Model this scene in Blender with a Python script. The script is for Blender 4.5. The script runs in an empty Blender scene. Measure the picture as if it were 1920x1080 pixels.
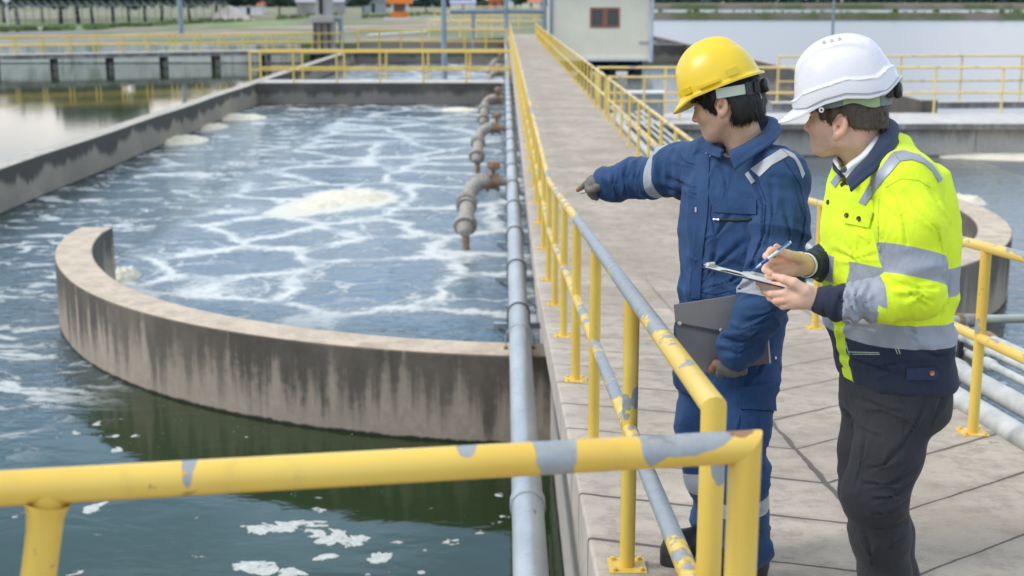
import bpy, bmesh, math, random
import numpy as np
from mathutils import Vector, Matrix
random.seed(7); RNG = np.random.default_rng(7)
SC = bpy.context.scene
COL = SC.collection
# ------------------------------------------------------------------ camera: eye 1.70 m above the landing
F = 2500.0; CZ = 1.70
PITCH = math.atan(540 / F); YAW = math.atan(15 * math.cos(PITCH) / F)
_r = np.array([math.cos(YAW), -math.sin(YAW), 0.0])
_f = np.array([math.sin(YAW) * math.cos(PITCH), math.cos(YAW) * math.cos(PITCH), -math.sin(PITCH)])
_u = np.cross(_r, _f)
EYE = np.array([0, 0, CZ])
def ray(u, v): return _f + _r * (u - 960) / F + _u * (540 - v) / F
def PZ(u, v, z):
    d = ray(u, v); return EYE + d * ((z - CZ) / d[2])
def PY(u, v, Y):
    d = ray(u, v); return EYE + d * (Y / d[1])
def floor_z(Y):
    if Y < 2.35: return 0.0
    return max(-0.85, -(Y - 2.35) * 0.088)
cd = bpy.data.cameras.new('camera'); cam = bpy.data.objects.new('camera', cd); COL.objects.link(cam)
cam.location = (0, 0, CZ); cam.rotation_euler = (math.pi / 2 - PITCH, 0, -YAW)
cd.sensor_width = 36; cd.lens = F / 1920 * 36; cd.clip_start = 0.1; cd.clip_end = 6000
cd.dof.use_dof = True; cd.dof.focus_distance = 4.1; cd.dof.aperture_fstop = 4.0
SC.camera = cam
# ------------------------------------------------------------------ object helpers
def tag(o, label=None, cat=None, group=None, kind=None):
    if label: o['label'] = label
    if cat: o['category'] = cat
    if group: o['group'] = group
    if kind: o['kind'] = kind
    return o
def empty(name, loc=(0, 0, 0), label=None, cat=None, group=None):
    o = bpy.data.objects.new(name, None); COL.objects.link(o); o.location = loc
    o.empty_display_size = 0.1
    return tag(o, label, cat, group)
class MB:
    def __init__(s): s.v = []; s.f = []
    def add(s, vs, fs):
        b = len(s.v); s.v += [tuple(map(float, p)) for p in vs]; s.f += [tuple(b + i for i in f) for f in fs]; return s
    def box(s, lo, hi, R=None, c=(0, 0, 0)):
        x0, y0, z0 = lo; x1, y1, z1 = hi
        vs = [(x0,y0,z0),(x1,y0,z0),(x1,y1,z0),(x0,y1,z0),(x0,y0,z1),(x1,y0,z1),(x1,y1,z1),(x0,y1,z1)]
        if R is not None: vs = [tuple(R @ Vector(p) + Vector(c)) for p in vs]
        return s.add(vs, [(3,2,1,0),(4,5,6,7),(0,1,5,4),(1,2,6,5),(2,3,7,6),(3,0,4,7)])
    def prism(s, poly, z0, z1):
        n = len(poly)
        a = sum(poly[i][0]*poly[(i+1)%n][1]-poly[(i+1)%n][0]*poly[i][1] for i in range(n))
        if a < 0: poly = poly[::-1]
        vs = [(x, y, z0) for x, y in poly] + [(x, y, z1) for x, y in poly]
        fs = [tuple(range(n))[::-1], tuple(range(n, 2*n))] + [(i, (i+1)%n, n+(i+1)%n, n+i) for i in range(n)]
        return s.add(vs, fs)
    def tube(s, path, r, n=12, cap=True, first=0, last=None, closed=False):
        rg = rings(path, r, n)
        if last is None: last = len(rg) - 1
        rg = rg[first:last+1]; m = len(rg)
        vs = [p for g in rg for p in g]; fs = []
        for i in range(m - 1):
            for j in range(n):
                k = (j + 1) % n
                fs.append((i*n+j, i*n+k, (i+1)*n+k, (i+1)*n+j))
        if cap: fs += [tuple(range(n))[::-1], tuple((m-1)*n + j for j in range(n))]
        return s.add(vs, fs)
    def lathe(s, prof, c=(0,0,0), axis=(0,0,1), n=20, cap=True):
        ax = Vector(axis).normalized(); q = Vector((0,0,1)).rotation_difference(ax)
        vs = []; m = len(prof)
        for r, h in prof:
            for j in range(n):
                a = 2*math.pi*j/n
                vs.append(tuple(q @ Vector((r*math.cos(a), r*math.sin(a), h)) + Vector(c)))
        fs = [(i*n+j, i*n+(j+1)%n, (i+1)*n+(j+1)%n, (i+1)*n+j) for i in range(m-1) for j in range(n)]
        if cap: fs += [tuple(range(n))[::-1], tuple((m-1)*n+j for j in range(n))]
        return s.add(vs, fs)
    def build(s, name, mat, parent=None, smooth=None, bevel=None, loc=None):
        me = bpy.data.meshes.new(name); me.from_pydata(s.v, [], s.f); me.update()
        if mat: me.materials.append(mat)
        if smooth is not None:
            me.polygons.foreach_set('use_smooth', [True]*len(me.polygons))
            me.set_sharp_from_angle(angle=math.radians(smooth))
        o = bpy.data.objects.new(name, me); COL.objects.link(o)
        if loc is not None:
            L = Vector(loc); me.transform(Matrix.Translation(-L)); o.location = L
        if parent is not None:
            o.parent = parent; o.location = o.location - parent_origin(parent)
        if bevel:
            b = o.modifiers.new('bevel', 'BEVEL'); b.width = bevel; b.segments = 2; b.limit_method = 'ANGLE'; b.angle_limit = math.radians(40)
        return o
def parent_origin(p):
    L = Vector((0, 0, 0))
    while p is not None: L += p.location; p = p.parent
    return L
def rings(path, r, n=12):
    P = [Vector(p) for p in path]; m = len(P)
    rr = r if hasattr(r, '__len__') else [r]*m
    T = [(P[i+1]-P[i]).normalized() for i in range(m-1)]
    ref = Vector((0,0,1)) if abs(T[0].z) < .9 else Vector((1,0,0))
    x = T[0].cross(ref).normalized()
    out = []
    for i in range(m):
        if i == 0: t = T[0]; pl = t
        elif i == m-1: t = T[-1]; pl = t
        else:
            t = T[i-1]; pl = (T[i-1]+T[i]).normalized()
        if i > 0:
            a = T[i-1]; x = (x - a*x.dot(a)).normalized()
        y = t.cross(x)
        g = []
        for j in range(n):
            a = 2*math.pi*j/n
            d = (x*math.cos(a)+y*math.sin(a))*rr[i]
            k = d.dot(pl)/max(.3, t.dot(pl))
            g.append(P[i] + d - t*k)
        out.append(g)
        if 0 < i < m-1:   # carry the frame across the bend
            q = T[i-1].rotation_difference(T[i]); x = q @ x
    return out
def copy_tree(o, parent=None):
    c = o.copy(); COL.objects.link(c)
    if parent is not None: c.parent = parent
    for ch in list(o.children): copy_tree(ch, c)
    return c
def place(root, loc, rz=0.0):
    root.location = loc; root.rotation_euler = (0, 0, rz); return root
# ------------------------------------------------------------------ node helper
class NT:
    def __init__(s, name):
        s.m = bpy.data.materials.new(name); s.m.use_nodes = True; s.t = s.m.node_tree
        s.t.nodes.clear()
        s.out = s.t.nodes.new('ShaderNodeOutputMaterial')
    def n(s, ty, props=None, **kw):
        nd = s.t.nodes.new('ShaderNode' + ty)
        for k, v in (props or {}).items(): setattr(nd, k, v)
        for k, v in kw.items():
            key = int(k[1:]) if k[0] == '_' and k[1:].isdigit() else k.replace('_', ' ')
            s.set(nd.inputs[key], v)
        return nd
    def set(s, inp, v):
        if hasattr(v, 'is_output') or isinstance(v, bpy.types.NodeSocket): s.t.links.new(v, inp)
        elif isinstance(v, (tuple, list)) and inp.type == 'RGBA' and len(v) == 3: inp.default_value = (*v, 1)
        else: inp.default_value = v
    def math(s, op, a, b=0.0, c=None, clamp=False):
        nd = s.t.nodes.new('ShaderNodeMath'); nd.operation = op; nd.use_clamp = clamp
        s.set(nd.inputs[0], a); s.set(nd.inputs[1], b)
        if c is not None: s.set(nd.inputs[2], c)
        return nd.outputs[0]
    def mix(s, fac, a, b, blend='MIX'):
        nd = s.t.nodes.new('ShaderNodeMix'); nd.data_type = 'RGBA'; nd.blend_type = blend
        s.set(nd.inputs[0], fac); s.set(nd.inputs[6], a); s.set(nd.inputs[7], b)
        return nd.outputs[2]
    def ramp(s, x, lo, hi, a=0.0, b=1.0, smooth=True):
        nd = s.t.nodes.new('ShaderNodeMapRange'); nd.interpolation_type = 'SMOOTHSTEP' if smooth else 'LINEAR'
        s.set(nd.inputs[0], x); s.set(nd.inputs[1], lo); s.set(nd.inputs[2], hi); s.set(nd.inputs[3], a); s.set(nd.inputs[4], b)
        return nd.outputs[0]
    def pos(s): return s.n('NewGeometry').outputs['Position']
    def nrm(s): return s.n('NewGeometry').outputs['Normal']
    def sep(s, v):
        nd = s.n('SeparateXYZ', Vector=v); return nd.outputs[0], nd.outputs[1], nd.outputs[2]
    def comb(s, x, y, z): return s.n('CombineXYZ', X=x, Y=y, Z=z).outputs[0]
    def vscale(s, v, k):
        nd = s.n('VectorMath', {'operation': 'MULTIPLY'}); s.set(nd.inputs[0], v); nd.inputs[1].default_value = k; return nd.outputs[0]
    def vadd(s, v, w):
        nd = s.n('VectorMath', {'operation': 'ADD'}); s.set(nd.inputs[0], v); s.set(nd.inputs[1], w); return nd.outputs[0]
    def noise(s, v, scale, detail=4, rough=.55, out=0, dist=0.0):
        return s.n('TexNoise', Vector=v, Scale=scale, Detail=detail, Roughness=rough, Distortion=dist).outputs[out]
    def vor(s, v, scale, feature='F1', out='Distance', rnd=1.0):
        return s.n('TexVoronoi', {'feature': feature}, Vector=v, Scale=scale, Randomness=rnd).outputs[out]
    def bump(s, h, strength=.3, dist=.01, normal=None):
        nd = s.n('Bump', Height=h, Strength=strength, Distance=dist)
        if normal is not None: s.set(nd.inputs['Normal'], normal)
        return nd.outputs[0]
    def attr(s, name, out='Fac'): return s.n('Attribute', {'attribute_name': name}).outputs[out]
    def pbr(s, color, rough=.6, metal=0.0, normal=None, **kw):
        b = s.n('BsdfPrincipled'); s.set(b.inputs['Base Color'], color); s.set(b.inputs['Roughness'], rough); s.set(b.inputs['Metallic'], metal)
        if normal is not None: s.set(b.inputs['Normal'], normal)
        for k, v in kw.items(): s.set(b.inputs[k.replace('_', ' ')], v)
        s.t.links.new(b.outputs[0], s.out.inputs[0]); return s.m
def simple(name, c, rough=.6, metal=0.0, var=.12, scale=3.0, bump=.0):
    t = NT(name); p = t.pos(); n = t.noise(p, scale, 5)
    k = t.ramp(n, .3, .7, 1-var, 1+var, False)
    col = t.mix(1.0, c, t.comb(k, k, k), 'MULTIPLY')
    nm = t.bump(t.noise(p, scale*20, 3), bump, .01) if bump else None
    return t.pbr(col, rough, metal, nm)
M = {}
# concrete of the basin walls: pale, with dark growth running down from the top edge
def concrete_wall(name, base, dark, top, top_z, depth, cover=.5, grad=.38, streak=1.0):
    t = NT(name); p = t.pos(); x, y, z = t.sep(p)
    d = t.math('DIVIDE', t.math('SUBTRACT', top_z, z), depth)
    d0 = d; d = t.math('ADD', d, t.math('MULTIPLY', t.math('SUBTRACT', t.noise(t.comb(x, y, 0.0), .8, 3), .5), .9*grad))
    sv = t.vscale(p, (2.2*streak, 2.2*streak, .22))
    s1 = t.noise(sv, 1.6, 5, .6); s2 = t.noise(t.vscale(p, (7, 7, .5)), 1.5, 4, .6)
    fine = t.noise(p, 14, 6, .65); big = t.noise(p, .7, 3)
    q = t.math('ADD', t.math('MULTIPLY', s1, .75), t.math('MULTIPLY', s2, .35))
    q = t.math('ADD', q, t.math('MULTIPLY', t.math('SUBTRACT', fine, .5), .35))
    q = t.math('ADD', q, t.math('MULTIPLY', t.math('SUBTRACT', .45, d), grad))
    st = t.ramp(q, .66-cover*.3, .90-cover*.3)
    b = t.mix(t.ramp(fine, .35, .7), base, tuple(c*1.25 for c in base)); b = t.mix(t.ramp(t.noise(p, 34, 5, .75), .60, .70, 0, .7), b, tuple(c*.5 for c in base))
    b = t.mix(t.ramp(big, .4, .7, 0, .5), b, tuple(c*.78 for c in base))
    st = t.math('MULTIPLY', st, t.ramp(t.noise(t.comb(x, y, t.math('MULTIPLY', z, .4)), .75, 4, .6), .36, .58, .68, 1.0)) if grad < 1 else st
    col = t.mix(t.math('MULTIPLY', st, .90), b, t.mix(fine, tuple(c*.7 for c in dark), tuple(c*1.4 for c in dark)))
    foot = t.ramp(t.math('ADD', d0, t.math('MULTIPLY', t.math('SUBTRACT', s2, .5), .06)), .955, .985)          # wet line at the water
    col = t.mix(foot, col, (.02, .02, .015))
    nx, ny, nz = t.sep(t.nrm())
    tn = t.noise(t.vscale(p, (1.2, 1.2, 1.2)), 3.0, 6, .65)
    tc = t.mix(t.ramp(tn, .35, .72), top, tuple(c*.72 for c in top))
    tc = t.mix(t.ramp(t.noise(p, 4.5, 6, .7), .50, .68, 0, .5), tc, tuple(c*.5 for c in top)); tc = t.mix(t.ramp(t.noise(p, 28, 4, .7), .52, .72, 0, .65), tc, tuple(c*.55 for c in top))
    col = t.mix(t.ramp(nz, .6, .85), col, tc)
    bm = t.bump(t.math('ADD', t.math('MULTIPLY', fine, 1.0), t.noise(p, 60, 3)), .35, .006)
    return t.pbr(col, .88, 0, bm)
TOPZ = -1.30; WZ = -2.11
M['guide'] = concrete_wall('streaked_concrete', (.36, .295, .23), (.058, .050, .041), (.58, .485, .38), TOPZ, .81, .88, .36, 1.7)
M['basin'] = concrete_wall('weathered_concrete', (.30, .25, .195), (.052, .048, .041), (.50, .47, .41), TOPZ, .81, .62, 1.25, streak=.45)
M['basin_dark'] = concrete_wall('dark_concrete', (.20, .175, .15), (.055, .05, .045), (.46, .43, .39), TOPZ, .81, .86, .9, streak=.5)
M['side'] = concrete_wall('grey_concrete', (.42, .385, .34), (.14, .13, .115), (.42, .385, .34), 0.0, 2.1, .42, streak=1.6)
M['cross_wall'] = concrete_wall('grey_brown_concrete', (.47, .42, .36), (.19, .17, .15), (.60, .58, .56), TOPZ-.14, .67, .40, .3, streak=.5)
M['cross'] = concrete_wall('pale_concrete', (.36, .33, .30), (.13, .12, .11), (.60, .58, .56), TOPZ, .81, .45, streak=.5)
# walkway floor: cast panels with sawn joints meeting in a V at the middle
def floor_mat():
    t = NT('walkway_concrete'); p = t.pos(); x, y, z = t.sep(p)
    wob = t.math('MULTIPLY', t.math('SUBTRACT', t.noise(p, 5, 4), .5), .035)
    dx = t.math('SUBTRACT', x, 1.33)
    left = t.math('LESS_THAN', dx, 0.0)
    yl = t.math('ADD', y, t.math('MULTIPLY', dx, .42)); yr = t.math('SUBTRACT', y, t.math('MULTIPLY', dx, .84))
    yy = t.math('ADD', t.math('ADD', t.math('MULTIPLY', yl, left), t.math('MULTIPLY', yr, t.math('SUBTRACT', 1.0, left))), wob)
    ph = t.math('FRACT', t.math('DIVIDE', t.math('SUBTRACT', yy, 4.055-.285), .575))
    jd = t.math('MULTIPLY', t.math('ABSOLUTE', t.math('SUBTRACT', ph, .5)), .575)
    near = t.ramp(y, 11.0, 13.5, 1.0, 0.0)
    cd_ = t.math('ABSOLUTE', t.math('ADD', dx, wob))
    far = t.math('MULTIPLY', t.math('SUBTRACT', 1.0, near), .2)
    jd2 = t.math('MINIMUM', t.math('ADD', jd, far), t.math('ADD', cd_, t.math('MULTIPLY', far, .1)))
    brk = t.noise(p, 2.3, 4)
    wid = t.ramp(brk, .3, .7, .0035, .0085)
    joint = t.ramp(jd2, wid, t.math('MULTIPLY', wid, 2.2), 1.0, 0.0)
    halo = t.ramp(jd2, 0.0, .07, .30, 0.0)
    n1 = t.noise(p, 1.1, 6, .62); n2 = t.noise(p, 9, 6, .7); n3 = t.noise(p, 70, 3, .7)
    cxs = t.noise(t.vscale(p, (.5, 2.2, 1)), 1.2, 5, .6)
    col = t.mix(t.ramp(n1, .3, .72), (.34, .288, .23), (.51, .445, .37))
    col = t.mix(t.ramp(cxs, .42, .68, 0, .45), col, (.31, .285, .25))
    col = t.mix(t.ramp(n2, .42, .70, 0, .75), col, (.255, .215, .172))
    col = t.mix(t.ramp(n3, .62, .74, 0, .6), col, (.70, .64, .58))
    col = t.mix(t.ramp(n3, .33, .24, 0, .5), col, (.24, .20, .17))
    blot = t.math('MULTIPLY', t.ramp(t.noise(p, 2.4, 7, .7), .655, .70), t.ramp(y, 9, 12, 1, .25))
    col = t.mix(t.math('MULTIPLY', blot, .7), col, (.15, .12, .10))
    gt = t.noise(p, 190, 3, .8); col = t.mix(t.ramp(gt, .60, .72, 0, .45), col, (.16, .14, .12)); col = t.mix(t.ramp(t.noise(p, 150, 2, .8), .66, .72, 0, .55), col, (.70, .67, .62))
    edge = t.ramp(t.math('ADD', t.math('SUBTRACT', x, .30), t.math('MULTIPLY', n2, .10)), .03, .17, .35, 0)
    col = t.mix(edge, col, (.62, .56, .50))
    jf = t.ramp(y, 5.2, 9.5, 1.0, .35)
    col = t.mix(t.math('MULTIPLY', halo, jf), col, (.25, .21, .18))
    col = t.mix(t.math('MULTIPLY', joint, t.math('MULTIPLY', jf, .85)), col, (.075, .062, .052))
    h = t.math('SUBTRACT', t.math('ADD', t.math('MULTIPLY', n3, .55), t.math('MULTIPLY', n2, .9)), t.math('MULTIPLY', joint, 1.6))
    return t.pbr(col, .9, 0, t.bump(h, .8, .008))
M['floor'] = floor_mat()
# yellow gloss paint flaking off galvanised pipe
def paint(name, peel=.5, scale=9.0, patches=(), rusty=(), topbias=.1, yellow=(.75, .535, .105), pale=.15, stretch=(1, .55, 1)):
    t = NT(name); p = t.pos(); nx, ny, nz = t.sep(t.nrm())
    n = t.noise(t.vscale(p, stretch), scale, 5, .6); n2 = t.noise(p, scale*4.5, 4, .6)
    q = t.math('ADD', t.math('ADD', n, t.math('MULTIPLY', nz, topbias)), t.math('MULTIPLY', t.math('SUBTRACT', n2, .5), .26))
    for (c, r, k) in patches:
        d = t.n('VectorMath', {'operation': 'SUBTRACT'}); t.set(d.inputs[0], p); d.inputs[1].default_value = c
        e = t.n('VectorMath', {'operation': 'DIVIDE'}); t.set(e.inputs[0], d.outputs[0]); e.inputs[1].default_value = r
        L = t.n('VectorMath', {'operation': 'LENGTH'}); t.set(L.inputs[0], e.outputs[0])
        q = t.math('ADD', q, t.math('MULTIPLY', t.ramp(L.outputs['Value'], .55, 1.25, 1, 0), k))
    th = 1.0 - peel
    mask = t.ramp(q, th, th+.012)
    rim = t.math('SUBTRACT', t.ramp(q, th-.02, th), mask)
    v = t.noise(p, 2.2, 4)
    yc = t.mix(t.ramp(v, .35, .7), yellow, (yellow[0]*.93, yellow[1]*.86, yellow[2]*.7))
    yc = t.mix(t.ramp(t.noise(p, 3.7, 5), .5, .75, 0, pale), yc, (.86, .70, .25))
    gr = t.noise(t.vscale(p, (1, 1, .35)), 9, 6, .7); yc = t.mix(t.ramp(gr, .52, .78, 0, .40), yc, (.42, .30, .08))
    g = t.noise(p, 40, 4, .7)
    gc = t.mix(g, (.22, .25, .275), (.41, .44, .455))
    col = t.mix(mask, yc, gc)
    col = t.mix(t.math('MULTIPLY', rim, .55), col, (.33, .22, .05))
    for (c, r) in rusty:
        e = t.n('VectorMath', {'operation': 'DIVIDE'}); d = t.n('VectorMath', {'operation': 'SUBTRACT'}); t.set(d.inputs[0], p); d.inputs[1].default_value = c; t.set(e.inputs[0], d.outputs[0]); e.inputs[1].default_value = r
        L = t.n('VectorMath', {'operation': 'LENGTH'}); t.set(L.inputs[0], e.outputs[0])
        rm = t.ramp(t.math('ADD', L.outputs['Value'], t.math('MULTIPLY', t.math('SUBTRACT', n2, .5), 1.6)), .8, 1.0, .9, 0); col = t.mix(rm, col, t.mix(g, (.16, .06, .035), (.30, .14, .08)))
    rs = t.math('MULTIPLY', mask, t.ramp(t.noise(p, 13, 5, .7), .57, .70, 0, .7)); col = t.mix(rs, col, (.20, .15, .115))
    sp = t.math('MAXIMUM', t.ramp(t.noise(p, 55, 2), .735, .755), t.ramp(t.noise(t.vadd(p, (3.1, 1.2, .4)), 24, 4, .7), .70, .71))
    col = t.mix(t.math('MULTIPLY', sp, .6), col, (.16, .12, .08))
    h = t.math('ADD', t.math('MULTIPLY', mask, -1.0), t.math('MULTIPLY', g, .15))
    return t.pbr(col, t.mix(mask, (.36,)*3, (.55,)*3), t.math('MULTIPLY', mask, .25), t.bump(h, .5, .0012))
M['paint_far'] = paint('yellow_paint', .20, 3.0, pale=.25)
M['paint_post'] = paint('chipped_yellow_paint', .245, 16.0, topbias=.0, patches=[((.425, 2.475, .815), (.022, .05, .055), .5), ((.392, 4.15, .40), (.022, .05, .06), .32), ((.43, 4.15, .44), (.02, .05, .05), .3), ((2.22, 6.05, .2), (.03, .05, .05), .3)])
M['paint_rail'] = paint('flaking_yellow_paint', .40, 5.5, topbias=.075, pale=.35,
    patches=[((.41, 4.6, .74), (.1, 1.7, .3), .16), ((.41, 6.3, .6), (.1, 1.3, .3), .13), ((.41, 3.45, .35), (.1, .5, .2), .22), ((.41, 2.6, .85), (.1, .5, .12), -.2), ((.41, 5.0, .22), (.1, .6, .2), .15), ((2.25, 5.3, .66), (.06, .75, .05), .30), ((2.25, 7.4, .47), (.06, .5, .05), .2)])
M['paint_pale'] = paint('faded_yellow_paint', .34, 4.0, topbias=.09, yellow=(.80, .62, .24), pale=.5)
M['galv'] = simple('galvanised_steel', (.42, .46, .49), .42, .45, .15, 6, .08)
M['steel_blue'] = simple('blue_grey_steel', (.24, .29, .34), .5, .2, .12, 3)
M['rust'] = simple('rust', (.27, .175, .11), .85, 0, .45, 14, .3)
def crusty():
    t = NT('crusty_pipe'); p = t.pos(); n = t.noise(p, 3.5, 6, .7); f = t.noise(p, 18, 5, .7)
    col = t.mix(t.ramp(f, .35, .7), (.30, .275, .24), (.42, .40, .365)); col = t.mix(t.ramp(n, .50, .66, 0, .8), col, (.17, .105, .065)); col = t.mix(t.ramp(f, .60, .74, 0, .7), col, (.08, .065, .05))
    return t.pbr(col, .75, 0, t.bump(f, .7, .012))
M['dirty_pipe'] = crusty()
M['dark'] = simple('dark_recess', (.02, .02, .02), .8)
M['cream'] = simple('cream_render', (.88, .805, .63), .8, 0, .05, 1.0, .05)
M['frame_red'] = simple('brown_window_frame', (.33, .13, .08), .5)
M['white'] = simple('white_paint', (.74, .74, .72), .5, 0, .06, 2)
M['orange'] = simple('orange_paint', (.85, .22, .03), .5, 0, .08)
M['roof_red'] = simple('red_roof', (.50, .16, .10), .7)
M['blue_tarp'] = simple('blue_sheet', (.08, .25, .55), .6)
M['conc_far'] = simple('far_concrete', (.36, .34, .32), .9, 0, .2, .6)
M['asphalt'] = simple('road_asphalt', (.19, .185, .205), .9, 0, .1, .3)
M['soil'] = simple('bare_soil', (.36, .29, .24), .95, 0, .2, .15)
M['bark'] = simple('bark', (.05, .042, .036), .9, 0, .3, 4)
def glass_mat():
    t = NT('window_glass'); return t.pbr((.05, .07, .08), .06)
M['glass'] = glass_mat()
# ------------------------------------------------------------------ sky and light
SUN_EL, SUN_AZ = math.radians(40), math.radians(262)     # behind the camera, to its left
wd = bpy.data.worlds.new('World'); SC.world = wd; wd.use_nodes = True
def build_sky():
    t = wd.node_tree; N = t.nodes; L = t.links
    N.clear(); out = N.new('ShaderNodeOutputWorld'); bg = N.new('ShaderNodeBackground'); L.new(bg.outputs[0], out.inputs[0])
    sky = N.new('ShaderNodeTexSky'); sky.sky_type = 'NISHITA'; sky.sun_disc = False
    sky.sun_elevation = SUN_EL; sky.sun_rotation = SUN_AZ; sky.altitude = 10; sky.air_density = 1.0; sky.dust_density = 2.0
    tc = N.new('ShaderNodeTexCoord'); sp = N.new('ShaderNodeSeparateXYZ'); L.new(tc.outputs['Generated'], sp.inputs[0])
    def mr(x, a, b, c, d):
        m = N.new('ShaderNodeMapRange'); m.interpolation_type = 'SMOOTHSTEP'; L.new(x, m.inputs[0])
        for i, v in enumerate((a, b, c, d)): m.inputs[i+1].default_value = v
        return m.outputs[0]
    ns = N.new('ShaderNodeTexNoise'); ns.inputs['Scale'].default_value = 3.2; ns.inputs['Detail'].default_value = 6
    mp = N.new('ShaderNodeVectorMath'); mp.operation = 'MULTIPLY'; mp.inputs[1].default_value = (1, 1, 2.6)
    L.new(tc.outputs['Generated'], mp.inputs[0]); L.new(mp.outputs[0], ns.inputs[0])
    def mix(f, a, b, bl='MIX'):
        m = N.new('ShaderNodeMix'); m.data_type = 'RGBA'; m.blend_type = bl
        for i, v in ((0, f), (6, a), (7, b)):
            if hasattr(v, 'is_output'): L.new(v, m.inputs[i])
            elif isinstance(v, tuple): m.inputs[i].default_value = (*v, 1)
            else: m.inputs[i].default_value = v
        return m.outputs[2]
    low = mr(sp.outputs[2], .085, .19, 0.0, 1.0)       # white haze low down, bluer gaps higher up
    cloud = mix(low, (16.6, 16.0, 15.9), (9.5, 14.5, 21.2))
    cloud = mix(mr(sp.outputs[2], .45, .85, 0, 1), cloud, (18.2, 17.8, 17.2))
    dens = mr(ns.outputs[0], .42, .66, .68, .97)
    wash = mix(mr(ns.outputs[0], .35, .65, 0, 1), (.82, .84, .87), (1.08, 1.05, 1.01))
    cl2 = mix(1.0, cloud, wash, 'MULTIPLY')
    col = mix(dens, sky.outputs[0], cl2)
    L.new(col, bg.inputs[0]); bg.inputs[1].default_value = 0.081
build_sky()
sd = bpy.data.lights.new('sun', 'SUN'); so = bpy.data.objects.new('sun', sd); COL.objects.link(so)
sd.energy = 1.85; sd.angle = math.radians(18); sd.color = (1, .93, .83)
_d = Vector((math.sin(SUN_AZ)*math.cos(SUN_EL), math.cos(SUN_AZ)*math.cos(SUN_EL), math.sin(SUN_EL)))
so.rotation_euler = _d.to_track_quat('Z', 'Y').to_euler(); so.location = (0, 0, 30)
SC.view_settings.view_transform = 'Standard'; SC.view_settings.look = 'None'; SC.view_settings.gamma = 1; SC.view_settings.exposure = 0.12
SC.render.engine = 'CYCLES'
SC.cycles.use_denoising = True
SC.cycles.max_bounces = 6; SC.cycles.transparent_max_bounces = 8
SC.cycles.caustics_reflective = False; SC.cycles.caustics_refractive = False

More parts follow.
